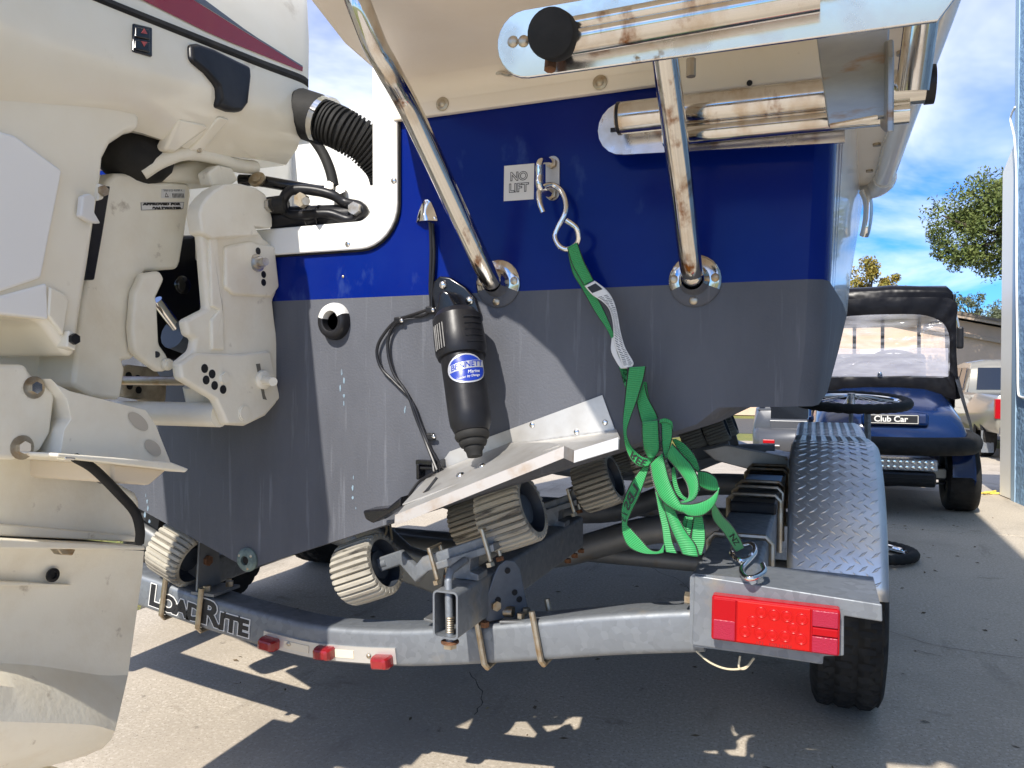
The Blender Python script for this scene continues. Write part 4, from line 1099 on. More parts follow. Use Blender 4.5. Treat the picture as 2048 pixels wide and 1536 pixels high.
# gearcase
XG = -1.235
gc_rows = [([(-300, 1085), (-100, 1090), (100, 1095), (240, 1100), (288, 1102)], XG+.02),
           ([(-300, 1150), (-100, 1150), (100, 1150), (235, 1150), (284, 1150)], XG-.012),
           ([(-300, 1240), (-100, 1240), (100, 1240), (225, 1240), (270, 1250)], XG-.022),
           ([(-300, 1330), (-100, 1325), (60, 1330), (200, 1350), (256, 1350)], XG-.01),
           ([(-300, 1370), (-100, 1362), (60, 1380), (180, 1405), (240, 1420)], XG+.045),
           ([(-300, 1440), (-100, 1440), (60, 1445), (180, 1450), (230, 1462)], XG+.070),
           ([(-300, 1510), (-100, 1510), (60, 1500), (170, 1490), (222, 1480)], XG+.045),
           ([(-300, 1560), (-100, 1560), (60, 1540), (160, 1515), (205, 1497)], XG-.03)]
rows_skin(gc_rows, 'gearcase', M_ENGM, EX=EX2)
eprism([(-200, 1540), (120, 1535), (60, 1900), (-200, 1900)], EX2+.012, .024, 'skeg', M_ENGM, bevel=.004)
p = onX(104, 1150, XG+.0); G().lathe([(.012, 0), (.012, .004), (.009, .005), (.006, .005), (.0058, .002)], p, (1, 0, 0), 20).build('drain_screw', M_BLK, motor)
eprism([(-200, 1158), (20, 1163), (150, 1170), (20, 1172), (-200, 1168)], XG+.0, .02, 'casting_line', M_ENGM, bevel=.002)
# --- rigging: boot, clamp band, corrugated hose, cables
hb0, hb1, hb2 = onX(612, 232, -1.06), onX(650, 243, -1.045), onX(668, 256, -1.03)
YH = .06
def onYp(px, py, Y=YH): return onY(px, py, Y)
G().tube([onYp(600, 226), onYp(630, 236), onYp(652, 243)], [.052, .052, .050], 24).build('hose_boot', M_RUB, motor)
G().tube([onYp(645, 241), onYp(655, 245)], .0525, 24).build('hose_clamp', M_CHROME, motor)
hp = catmull([onYp(652, 244), onYp(690, 262, .07), onYp(735, 292, .10), onYp(775, 340, .14), onYp(790, 420, .18)], 8)
g = G(); path = []; rad = []
L_ = 0
dense = []
for a, b in zip(hp[:-1], hp[1:]):
    m_ = max(2, int((b-a).length/.0014))
    dense += [a.lerp(b, i/m_) for i in range(m_)]
s_ = 0
for i, p in enumerate(dense):
    if i: s_ += (p - dense[i-1]).length
    ph = (s_ / .0085) % 1
    path.append(p); rad.append(.046 if ph < .62 else .0405)
G().tube(path, rad, 24).build('corrugated_hose', M_RUB, motor, smooth=30)
# steering: tie bar, clevis, cylinder, hoses
YS = .015
G().tube(catmull([onY(480, 360, -.03), onY(520, 362, -.02), onY(580, 372, 0), onY(640, 382, .02), onY(664, 380, .03)], 5), [.012]*21, 10, sx=1.0).build('steering_link', M_BLKG, motor)
p = onY(515, 360, -.035); G().lathe([(.018, 0), (.018, .004), (.010, .004), (.010, .008), (.001, .009)], p, (.2, -1, .5), 18).build('link_pivot', M_ZINC, motor)
for px, py, Y in ((660, 376, .015), (683, 383, .015)):
    G().hexa(onY(px, py, Y), (.4, -1, .2), .010, .012).build('nut', M_NUT, motor, smooth=0)
G().tube(catmull([onY(622, 272, .05), onY(645, 305, .05), onY(660, 340, .04), onY(668, 375, .03)], 5), .011, 10).build('steering_hose', M_RUB, motor)
G().tube([onY(545, 437, .0), onY(705, 432, .03)], .024, 18).build('steering_cylinder', M_BLK, motor)
for px in (618, 640): G().lathe([(.0245, -.001), (.0248, 0), (.0248, .002), (.0245, .003)], onY(px, 434, .012), (1, .15, 0), 18).build('cylinder_ring', M_BLKG, motor)
G().tube([onY(528, 412, -.03), onY(572, 408, -.02)], [.017, .019], 14).build('clevis_sleeve', M_RUB, motor)
G().hexa(onY(536, 411, -.04), (1, 0, 0), .014, .010).build('nut', M_NUT, motor, smooth=0)
cl_ = catmull([onY(575, 428, -.01), onY(566, 405, -.02), onY(580, 382, -.02), onY(620, 380, -.01), onY(665, 390, .0), onY(690, 405, .01), onY(718, 412, .01), onY(726, 424, .01), onY(700, 440, .01), onY(660, 428, .0), onY(610, 430, -.01)], 5, True)
G().tube(cl_, .0105, 10, closed=True).build('clevis', M_BLK, motor)
G().hexa(onY(607, 402, -.03), (.1, -1, 0), .015, .014).build('nut', M_ZINC, motor, smooth=0)
G().cyl(onY(610, 402, -.03), onY(612, 402, -.055), .008, 12).build('stud', M_NUT, motor)
G().hexa(onY(713, 419, .0), (.1, -1, 0), .013, .014).build('nut', M_NUT, motor, smooth=0)
pth = catmull([onY(690, 445, .07), onY(730, 432, .07), onY(758, 410, .09), onY(790, 400, .12)], 8)
dense = []
for a, b in zip(pth[:-1], pth[1:]): dense += [a.lerp(b, i/6) for i in range(6)]
G().tube(dense, [.020 if (i//3) % 2 else .017 for i in range(len(dense))], 14).build('corrugated_hose', M_RUB, motor, smooth=30)
# ---------------------------------------------------------------- boat trailer
trailer = thing('boat_trailer', (KX, .05, 0), 'galvanised tandem boat trailer with ribbed keel rollers under the hull', 'trailer')
# --- curved rear cross member: path given as bottom edge heights across the width
cmx = [(-2.12, .50), (-1.90, .462), (-1.70, .43), (-1.484, .399), (-1.289, .368), (-1.10, .346), (-.967, .338), (-.80, .350), (-.664, .371), (-.50, .402), (-.34, .434), (-.18, .461)]
YF, TH = .03, .076
cpath = catmull([V((x, YF + TH/2, z + TH/2)) for x, z in cmx], 6)
def sq_tube(path, w, h, r=.012, up=V((0, 0, 1)), hollow=None):
    rings = []; m = len(path); n = 4
    for i, p in enumerate(path):
        t = (path[min(i+1, m-1)] - path[max(i-1, 0)]).normalized()
        s = t.cross(up).normalized(); u = s.cross(t)
        ring = []
        for cx, cz, a0 in ((w/2-r, h/2-r, 0), (-w/2+r, h/2-r, 90), (-w/2+r, -h/2+r, 180), (w/2-r, -h/2+r, 270)):
            for k in range(n+1):
                a = radians(a0 + 90*k/n); ring.append(p + s*(cx + r*cos(a)) + u*(cz + r*sin(a)))
        rings.append(ring)
    return rings
cross = G().loft(sq_tube(cpath, TH, TH)).build('cross_member', M_GALV, trailer, smooth=50)
def cm_face(x):          # point on the rear face of the cross member, mid height, and its direction
    zs = np.interp(x, [p.x for p in cpath], [p.z for p in cpath]); z2 = np.interp(x+.01, [p.x for p in cpath], [p.z for p in cpath])
    t = V((.01, 0, z2 - zs)).normalized(); return V((x, YF, zs)), t, V((-t.z, 0, t.x))
# lettering LOADRITE with white outline, small capitals
def onto_cm(cx, x, y, lift):
    # x measured along the tube from cx
    p, t, u = cm_face(cx + x*.985); return V((p.x, YF - lift, p.z)) + u*y
XL0, XL1 = onY(299, 1200, YF).x, onY(500, 1255, YF).x
W_ = (XL1 - XL0)
letters = [('L', 1.0), ('O', .74), ('A', .74), ('D', .74), ('R', 1.12), ('I', .74), ('T', .74), ('E', .74)]
adv = {'L': .64, 'O': .62, 'A': .62, 'D': .60, 'R': .82, 'I': .30, 'T': .52, 'E': .54}
tot = sum(adv.values()); hgt = .068
xc = XL0
for ch, sc in letters:
    w = adv[ch] / tot * W_
    for bold, m_, lift in ((.0050, M_LABEL, .0014), (.0026, M_INK, .0022)):
        base = -.012 if ch != 'R' else -.012
        capH = hgt*sc*.70
        fn = lambda x, y, xc=xc, w=w, lift=lift, capH=capH: onto_cm(xc + w/2, x*1.16, y + base + capH/2 - .012, lift)
        text_on(ch, hgt*sc, fn, 'letter' if m_ is M_INK else 'letter_outline', m_, cross, bold=bold)
    xc += w
# galvanised light bar with three red marker lamps
def cm_pt(px, py, lift):
    return onY(px, py, YF - lift)
bar_px = [(528, 1278), (560, 1273), (790, 1310), (795, 1335), (760, 1336), (560, 1303)]
xA, xB = onY(530, 1290, YF).x, onY(792, 1322, YF).x
g = G(); n = 24; ring = []
def cm_strip(x0, x1, y0, y1, lift, dep, name, m, par):
    g = G(); n = 14; rings = []
    for i in range(n+1):
        x = x0 + (x1-x0)*i/n; p, t, u = cm_face(x); b = V((p.x, YF, p.z))
        rings.append([b + u*y0 + V((0, -lift, 0)), b + u*y1 + V((0, -lift, 0)), b + u*y1 + V((0, -lift+dep, 0)), b + u*y0 + V((0, -lift+dep, 0))])
    return g.loft(rings).build(name, m, par, smooth=30)
lightbar = cm_strip(xA, xB, -.030, .002, .004, .004, 'light_bar', mat('bar_white', (.62, .60, .56), .35, .6), trailer)
for x0, x1 in ((xA+.055, xA+.118), (xA+.165, xA+.228)):
    if x1 < xB: cm_strip(x0, x1, -.022, -.006, .0055, .002, 'light_bar_panel', mat('bar_cream', (.66, .58, .44), .5), lightbar)
for px, py in ((543, 1285), (653, 1303), (768, 1321)):
    x = onY(px, py, YF).x; p, t, u = cm_face(x); c = onY(px, py, YF - .004)
    R = Matrix((t, V((0, -1, 0)), u)).transposed().to_4x4(); R.translation = c
    g = G(); rings = []
    for s, d in ((1, 0), (1, .010), (.94, .018), (.80, .024), (.55, .027)):
        rings.append([R @ V((a*.0215*s, d, b*.0125*(s if abs(b) else 1))) for a, b in ((-1, -.7), (-.85, -1), (.85, -1), (1, -.7), (1, .7), (.85, 1), (-.85, 1), (-1, .7))])
    g.loft(rings).build('marker_lamp', M_REDD, lightbar, smooth=25)
for px, py in ((577, 1288), (737, 1312)): G().dome(cm_pt(px, py, .006), (0, -1, 0), .005, .003).build('screw', M_ZINC, lightbar)

# --- right and left side rails, tongue, other cross members
def rail_prism(x0, x1, sgn):
    g = G()
    path = [V(((x0+x1)/2, y, .545)) for y in (-.0, 1.0, 2.2)] + [V(((x0+x1)/2, 2.9, .47)), V(((x0+x1)/2 - sgn*.30, 3.9, .42)), V((KX + sgn*.03, 5.9, .42))]
    return g.loft(sq_tube(path, abs(x1-x0), .125, r=.01)).build('side_rail', M_GALV, trailer, smooth=50)
RX0, RX1 = -.195, -.085
rail_prism(RX0, RX1, 1)
rail_prism(2*KX-RX1, 2*KX-RX0, -1)
def low_cross(Y, zmid, name='cross_member', w=.076, sag=.10, zend=.50):
    pts = [V((2*KX-RX0, Y, zend)), V((-1.85, Y, zend-.03)), V((-1.5, Y, zmid+.02)), V((KX, Y, zmid)), V((-.76, Y, zmid+.02)), V((-.45, Y, zend-.02)), V((RX0, Y, zend))]
    return G().tube(catmull(pts, 6), w*.55, 14).build(name, M_GALVD, trailer)
low_cross(.95, .36, zend=.50); low_cross(1.75, .36, zend=.52); low_cross(3.1, .36, zend=.52)
for y in (1.1, 1.95): G().tube([V((2*KX+.05, y, .36)), V((-.05, y, .36))], .030, 12).build('axle', M_GALVD, trailer)
# long flat bars / bunk supports seen under the boat
G().loft(sq_tube([V((-1.75, 1.05, .60)), V((-1.10, .62, .40)), V((-.95, .60, .375))], .05, .10)).build('diagonal_brace', M_GALVD, trailer, smooth=50)
G().prism([onY(x, y, 1.4) for x, y in ((1405, 900), (1452, 890), (1575, 914), (1578, 938), (1540, 950), (1430, 921))], (0, .02, 0)).build('fender_stay', M_TABSS, trailer, smooth=0, bevel=.004)
# U-bolts over the right rail
def u_bolt(y, ztop=.614, h=.15, x0=RX0-.006, x1=RX1+.008, r=.0065):
    pth = [V((x0, y, ztop-h)), V((x0, y, ztop-.012)), V((x0+.012, y, ztop)), V((x1-.012, y, ztop)), V((x1, y, ztop-.012)), V((x1, y, ztop-h))]
    return G().tube(pth, r, 8).build('u_bolt', M_ZINC, trailer)
for y, zt, h in ((.30, .616, .15), (.70, .640, .14), (.84, .640, .14), (.95, .640, .12), (1.25, .64, .12), (1.36, .64, .12)): u_bolt(y, zt, h)
# black blocks on the rail: its shade put in as dark shapes
for y0, y1 in ((.62, .92), (.97, 1.17), (1.22, 1.42)):
    G().span((RX0+.004, y0, .606), (RX1+.004, y1, .634)).build('rail_shade_block', M_BLK, trailer, smooth=0, bevel=.006)

# --- tail light bracket and lamp, right
YB0 = -.004
face = [(1389, 1150), (1764, 1209), (1765, 1244), (1688, 1232), (1688, 1312), (1647, 1313), (1646, 1329), (1384, 1290)]
br = G().prism([onY(x, y, YB0) for x, y in face], (0, .006, 0)).build('lamp_bracket', M_GALV, trailer, smooth=0, bevel=.002)
tA, tB = onY(1389, 1150, YB0), onY(1764, 1209, YB0)
G().prism([tA + V((.002, .006, -.001)), tB + V((-.002, .006, -.001)), tB + V((-.002, .16, .004)), tA + V((.002, .10, .004))], (0, 0, -.005)).build('bracket_top', M_GALV, br, smooth=0, bevel=.001)
bA, bB = onY(1384, 1290, YB0), onY(1646, 1329, YB0)
G().prism([bA + V((.002, .006, .002)), bB + V((-.002, .006, .002)), bB + V((-.002, .09, .006)), bA + V((.002, .09, .006))], (0, 0, -.004)).build('bracket_base', M_GALV, br, smooth=0)
G().prism([tA + V((-.001, .006, -.002)), bA + V((-.001, .006, .002)), bA + V((-.001, .09, .002)), tA + V((-.001, .09, -.002))], (-.004, 0, 0)).build('bracket_side', M_GALV, br, smooth=0)
p = onY(1384, 1197, .03); G().hexa(p, (-1, 0, 0), .011, .012).build('bolt_head', M_ZINC, br, smooth=0)
YL0 = -.030
lc_ = [(1426, 1190), (1682, 1222), (1678, 1313), (1419, 1280)]
q = [onY(x, y, YL0) for x, y in lc_]
c_ = sum(q, V((0, 0, 0)))/4; ux = ((q[1]-q[0]) + (q[2]-q[3])).normalized(); uz = V((-ux.z, 0, ux.x))
LW = ((q[1]-q[0]).length + (q[2]-q[3]).length)/2; LH = ((q[0]-q[3]).length + (q[1]-q[2]).length)/2
def lp(x, y, d=0): return c_ + ux*x*LW/2 + uz*y*LH/2 + V((0, -d, 0))
lamp = G().prism([lp(-1, -1), lp(1, -1), lp(1, 1), lp(-1, 1)], (0, .026, 0)).build('tail_lamp', M_RED, trailer, smooth=0, bevel=.004)
def rect(x0, x1, y0, y1, d, dep, name, m, bev=.0015):
    return G().prism([lp(x0, y0, d), lp(x1, y0, d), lp(x1, y1, d), lp(x0, y1, d)], (0, dep, 0)).build(name, m, lamp, smooth=0, bevel=bev)
rect(-.97, -.60, -.92, .92, .003, .004, 'lens_panel', M_RED)
rect(-.96, -.61, -.90, -.02, .0036, .003, 'reflector', M_REDR)
rect(-.58, .56, -.92, .92, .003, .004, 'led_window', M_REDB)
rect(.585, .97, .20, .90, .0035, .004, 'reflector', M_REDR)
rect(.585, .97, -.18, .16, .0038, .004, 'lens_panel', M_RED)
rect(.585, .97, -.92, -.22, .0035, .004, 'reflector', M_REDR)
for x, y in ((-.20, .55), (.0, .50), (.20, .50), (.43, .47), (-.33, .10), (.30, .02), (-.45, -.38), (-.22, -.38), (-.02, -.40), (.18, -.38), (.42, -.40)):
    c = lp(x, y, .003)
    o = G().lathe([(.0098, 0), (.0098, .0007), (.0088, .0010), (.0078, .0003), (.0066, .0009), (.0055, .0003), (.0036, .0010), (.0008, .0012)], c, (0, -1, 0), 18).build('led_lens', M_REDB, lamp, smooth=50)
def lampfn(cx, cy): return lambda x, y: lp(cx, cy, .0034) + ux*(-x) + uz*(-y)
text_on('HL-H-003   12V', .0085, lampfn(0.0, -.82), 'lettering', M_REDD, lamp)
# wires under the bracket
for pts in (((1392, 1302), (1420, 1325), (1455, 1338), (1490, 1335), (1508, 1316)), ((1480, 1312), (1478, 1335), (1492, 1336), (1508, 1316))):
    G().tube(catmull([onY(x, y, .03) for x, y in pts], 6), .0018, 6).build('wire', M_TAN, trailer)

# --- wheels
def tyre_mesh(R, r_in, W, name, blocks=56, tread=.007, knobby=False):
    na, prof = blocks*4, []
    hw = W/2
    prof = [(-hw*.80, r_in), (-hw*.98, r_in + (R-r_in)*.28), (-hw*1.02, r_in + (R-r_in)*.55), (-hw*.96, R - (R-r_in)*.20), (-hw*.86, R - .012)]
    nt_ = 12
    tx = [-hw*.80 + 1.6*hw*i/(nt_-1) for i in range(nt_)]
    prof += [(x, R - .010*(abs(x)/hw)**4) for x in tx]
    prof += [(-a, b) for a, b in prof[:5][::-1]]
    vs = []; fs = []; m = len(prof)
    for i in range(na):
        a = 2*pi*i/na
        for j, (x, r) in enumerate(prof):
            rr = r
            if 5 <= j < 5 + nt_:
                row = (j-5)//2
                ph = (i + 2*row) % 4
                groove = (j-5) % 4 == 3 and not knobby
                if ph == 3 or groove or (knobby and (row + i//2) % 2): rr -= tread
            elif j in (4, 5+nt_): rr -= tread*.6 if (i % 4) == 3 else 0
            vs.append((x, rr*cos(a), rr*sin(a)))
    for i in range(na):
        k = (i+1) % na
        for j in range(m-1): fs.append((i*m+j, i*m+j+1, k*m+j+1, k*m+j))
    return G().add(vs, fs).mesh(name, M_RUB, 30)
tm = tyre_mesh(.335, .185, .185, 'tyre', blocks=44, tread=.010)
def rim_mesh(r, W, name, m):
    g = G(); g.lathe([(r, -W*.45), (r*.93, -W*.40), (r*.90, -W*.1), (r*.55, W*.05), (r*.30, .02), (r*.28, -W*.2), (.001, -W*.22)], (0, 0, 0), (1, 0, 0), 28, caps=False)
    return g.mesh(name, m, 40)
rm = rim_mesh(.188, .15, 'rim', mat('rim_galv', (.55, .56, .58), .4, .6))
for y in (1.10, 1.95):
    for sx, x in ((1, .088), (-1, 2*KX - .02)):
        w = place(tm, 'tyre', trailer, Matrix.Translation((x, y, .333)) @ Matrix.Rotation(random.uniform(0, 6), 4, 'X'))
        r_ = bpy.data.objects.new('rim', rm); COL.objects.link(r_); r_.parent = w
        r_.matrix_local = Matrix.Rotation(0 if sx > 0 else pi, 4, 'Z')

# --- diamond plate fenders (tandem: two humps joined by a flat)
def fender(x0, x1, tag_tread=True):
    prof = []     # (y, z) centre line of the sheet from rear bottom over the top to the front
    cy0, cy1, R = 1.10, 1.95, .405
    for a in range(172, 86, -5): prof.append((cy0 + R*cos(radians(a)), .345 + R*sin(radians(a))))
    prof += [(1.35, .742), (1.52, .728), (1.70, .742)]
    for a in range(90, -20, -6): prof.append((cy1 + R*cos(radians(a)), .345 + R*sin(radians(a))))
    rings = []
    w = x1 - x0
    sect = [(x0, -.05), (x0, -.012), (x0+.006, -.003), (x0+.016, 0), (x1-.022, 0), (x1-.010, -.004), (x1-.002, -.014), (x1, -.03), (x1, -.085)]
    P = []
    for i, (y, z) in enumerate(prof):
        a, b = prof[max(i-1, 0)], prof[min(i+1, len(prof)-1)]
        t = V((0, b[0]-a[0], b[1]-a[1])).normalized(); nrm = V((0, -t.z, t.y))
        if nrm.z < 0 and i > 3: nrm = nrm
        P.append((V((0, y, z)), t, nrm))
        rings.append([V((x, y, z)) + nrm*d for x, d in sect])
    return P, rings
FX0, FX1 = -.060, .172
P, rings = fender(FX0, FX1)
fo = G().loft(rings, closed=False).build('fender', M_DIAM, trailer, smooth=40, fix=False)
md = fo.modifiers.new('sheet', 'SOLIDIFY'); md.thickness = .002; md.offset = 0
# lozenges of the tread plate
cum = [0]
for a, b in zip(P[:-1], P[1:]): cum.append(cum[-1] + (b[0]-a[0]).length)
def on_f(s, x, lift=.0):
    s = max(0, min(cum[-1]-1e-5, s)); k = max(i for i in range(len(cum)) if cum[i] <= s); k = min(k, len(P)-2)
    f = (s - cum[k])/(cum[k+1]-cum[k]); p = P[k][0].lerp(P[k+1][0], f); nn = P[k][2].lerp(P[k+1][2], f).normalized()
    return V((x, p.y, p.z)) + nn*lift
g = G(); pit = .0285; row = 0; s = .02
while s < cum[-1]*.97:
    for i in range(8):
        x = FX0 + .018 + i*pit + (pit/2 if row % 2 else 0)
        if x > FX1 - .016: continue
        sg = 1 if row % 2 else -1
        L_, w = .0145, .0036
        e = [(-L_, 0), (0, w), (L_, 0), (0, -w)]; an = radians(38)*sg
        vs = []
        for a, b in e: vs.append(on_f(s + a*sin(an) + b*cos(an), x + a*cos(an) - b*sin(an), .0009))
        top = []
        for a, b in [(-L_*.55, 0), (0, w*.35), (L_*.55, 0), (0, -w*.35)]: top.append(on_f(s + a*sin(an) + b*cos(an), x + a*cos(an) - b*sin(an), .0030))
        g.add(vs + top, [(0, 1, 5, 4), (1, 2, 6, 5), (2, 3, 7, 6), (3, 0, 4, 7), (4, 5, 6, 7)])
    s += pit*.62; row += 1
g.build('tread_lozenges', M_DIAM, trailer, smooth=0, kind='stuff')
# scalloped outer edge skirt
P2, rings2 = fender(2*KX-FX1, 2*KX-FX0)
G().loft(rings2, closed=False).build('fender', M_DIAM, trailer, smooth=40, fix=False)
# --- pivoting roller beam and its rollers, right side; a second set further forward; mirrored set on the left
M_ROLLG = mat('roller_groove_shade', (.17, .155, .125), .9, col2=(.09, .08, .065), scale=18)  # dark groove floors: shade between the ribs put into the colour
def roller_mesh(R=.067, W=.096):
    g = G(); n = 30; prof_n = n*6; rings = []
    xs = [(-W/2, .93), (-W/2+.006, .985), (-W*.2, 1.0), (W*.2, 1.0), (W/2-.006, .985), (W/2, .93)]
    for x, s in xs:
        ring = []
        for i in range(prof_n):
            a = 2*pi*i/prof_n; ph = i % 6
            rr = R*s - (.0062 if ph in (4, 5) else 0)
            ring.append(V((x, rr*cos(a), rr*sin(a))))
        rings.append(ring)
    g.loft(rings, True, (False, False))
    for sx in (-1, 1):      # end annulus
        ring_o = [V((sx*W/2, p.y, p.z)) for p in rings[0]]
        ring_i = [V((sx*W/2, R*.75*cos(2*pi*i/prof_n), R*.75*sin(2*pi*i/prof_n))) for i in range(prof_n)]
        ring_d = [V((sx*(W/2-.030), R*.70*cos(2*pi*i/prof_n), R*.70*sin(2*pi*i/prof_n))) for i in range(prof_n)]
        ring_c = [V((sx*(W/2-.030), R*.02*cos(2*pi*i/prof_n), R*.02*sin(2*pi*i/prof_n))) for i in range(prof_n)]
        g.loft([ring_o, ring_i], True, (False, False)) if sx > 0 else g.loft([ring_i, ring_o], True, (False, False))
    me = g.mesh('roller', M_ROLL, 25); me.materials.append(M_ROLLG)
    for k in range(5):
        for i in range(prof_n):
            if i % 6 == 4: me.polygons[k*prof_n + i].material_index = 1
    return me
def hub_mesh(R=.067, W=.096):
    g = G()
    for sx in (-1, 1):
        g.lathe([(R*.75, W/2-.0005), (R*.73, W/2-.004), (R*.70, W/2-.026), (R*.45, W/2-.028), (R*.46, W/2-.018), (R*.43, W/2-.014), (.001, W/2-.013)], (0, 0, 0), (sx, 0, 0), 26, caps=False)
    return g.mesh('roller_hub', M_ROLLC, 40)
RM, HM = roller_mesh(), hub_mesh()
bm = bmesh.new()
for me_ in (RM, HM):
    bm.from_mesh(me_); bmesh.ops.recalc_face_normals(bm, faces=bm.faces); bm.to_mesh(me_); bm.clear()
bm.free()
SL = atan2(.384, 1)
def roller(c, sl, spin=0):
    M = Matrix.Translation(c) @ Matrix.Rotation(-sl, 4, 'Y') @ Matrix.Rotation(spin, 4, 'X')
    o = place(RM, 'roller', trailer, M); h = bpy.data.objects.new('roller_hub', HM); COL.objects.link(h); h.parent = o
    return o
AX = V((cos(SL), 0, sin(SL)))
def roller_set(dy, detail=True):
    rl = [V((-.872, .06, .537)), V((-.545, .055, .676)), V((-.83, .52, .556)), V((-.505, .555, .672))]
    for i, c in enumerate(rl): roller(c + V((0, dy, 0)), SL, i*.7)
    roller(V((-.505 + .09, .80+dy, .705)), SL, 2.0)
    # beam: hollow rectangular tube running forward
    b0, b1 = V((-.610, -.10+dy, .517)), V((-.600, .66+dy, .520))
    t = (b1-b0).normalized()
    ro = sq_tube([b0, b1], .050, .086, r=.009); ri = sq_tube([b0, b1], .043, .079, r=.006)
    g = G(); g.loft(ro, True, (False, False)); g.loft(ri, True, (False, False), flip=True)
    for k in (0, -1):
        m = len(ro[0]); o_ = len(g.v); g.v += [tuple(p) for p in ro[k]] + [tuple(p) for p in ri[k]]
        g.f += [(o_+i, o_+(i+1) % m, o_+m+(i+1) % m, o_+m+i) if k else (o_+(i+1) % m, o_+i, o_+m+i, o_+m+(i+1) % m) for i in range(m)]
    beam = g.build('roller_beam', M_GALV, trailer, smooth=40, fix=False)
    for yy in (.0, .535):
        y = yy + dy; zc = .607 if yy < .1 else .605
        # cross arm: flat bar bent to the two rollers
        cA, cB = (rl[0], rl[1]) if yy < .1 else (rl[2], rl[3])
        cA = cA + V((0, dy, 0)); cB = cB + V((0, dy, 0))
        p0 = cA + AX*.045; p3 = cB - AX*.045
        m1 = V((-.700, y, .578)); m2 = V((-.570, y, .628))
        pth = [p0 - AX*.02, p0 + AX*.045, m1 + V((-.02, 0, -.022)), m1, m2, m2 + V((.02, 0, .035)), p3 - AX*.01, p3 + AX*.02]
        G().loft(sq_tube(pth, .014, .030, r=.004)).build('roller_arm', M_GALV, trailer, smooth=50)
        for c, s in ((cA, 1), (cB, -1)):
            G().tube([c, c + AX*.052*s], .010, 10).build('roller_pin', M_GALV, trailer)
        # saddle casting between beam and arm with two U-bolts and a long bolt through the beam
        q = [(-.040, .000), (.030, .000), (.030, .012), (.012, .016), (.014, .040), (.062, .058), (.060, .072), (-.066, .024), (-.064, .010), (-.030, .022), (-.034, .004)]
        sd = G().prism([V((-.610+a, y-.022, .561+b)) for a, b in q], (0, .044, 0)).build('saddle', M_GALV, trailer, smooth=0, bevel=.002)
        for dx, dz in ((-.058, .018), (.052, .062)):
            c = V((-.612+dx, y-.024, .561+dz))
            G().tube([c + V((.006, 0, -.022)), c + V((-.012, 0, .034)), c + V((-.012, .046, .034)), c + V((.006, .046, -.022))], .0045, 8).build('u_bolt', M_ZINC, sd)
            for yy2 in (0, .046): G().hexa(c + V((.004, yy2, -.024)), (.3, 0, -1), .0085, .008).build('nut', M_RUST if yy2 else M_ZINC, sd, smooth=0)
        if yy < .1:
            tb = V((-.608, -.085+dy, .470))
            G().tube([V((-.604, y-.03, .600)), V((-.612, -.075+dy, .590)), V((-.611, -.085+dy, .575)), tb, tb + V((0, 0, -.014))], .0075, 10).build('through_bolt', M_GALV, beam)
            # thread
            g = G(); 
            for i in range(7): g.lathe([(.0075, 0), (.0088, .0015), (.0075, .003)], tb + V((0, 0, .012 + i*.0042)), (0, 0, 1), 12)
            g.build('bolt_thread', M_ZINC, beam, kind='stuff')
            G().hexa(tb + V((0, 0, -.006)), (0, 0, -1), .013, .010).build('nut', M_ZINC, beam, smooth=0)
            G().lathe([(.0165, 0), (.0165, .003)], tb + V((0, 0, -.004)), (0, 0, -1), 14).build('washer', M_RUST, beam)
        for i in range(3):
            c = V((-.585, y + .02 + i*.06, .472)); G().hexa(c, (0, 0, -1), .009, .010).build('nut', M_RUST, beam, smooth=0)
roller_set(0)
def roller_pair_far(dy):
    for c in (V((-.50, .0, .675)), V((-.40, .0, .70)), V((-.82, 0, .55))): roller(c + V((0, dy, 0)), SL, dy)
    G().loft(sq_tube([V((-.9, dy, .47)), V((-.34, dy, .63))], .03, .06)).build('roller_arm', M_GALVD, trailer, smooth=50)
roller_pair_far(2.15); roller_pair_far(2.5)
# left hand roller (axis slopes the other way) and its stand
for c in (V((-1.375, .06, .528)), V((-1.71, .06, .66)), V((-1.39, .55, .535)), V((-1.73, .55, .665))): roller(c, -SL, c.x)
G().loft(sq_tube([V((-1.43, .125, .445)), V((-1.45, .66, .45))], .05, .07, r=.008)).build('roller_beam', M_GALV, trailer, smooth=40)
G().loft(sq_tube([V((-1.62, .09, .60)), V((-1.33, .09, .468))], .03, .05)).build('roller_arm', M_GALVD, trailer, smooth=40)
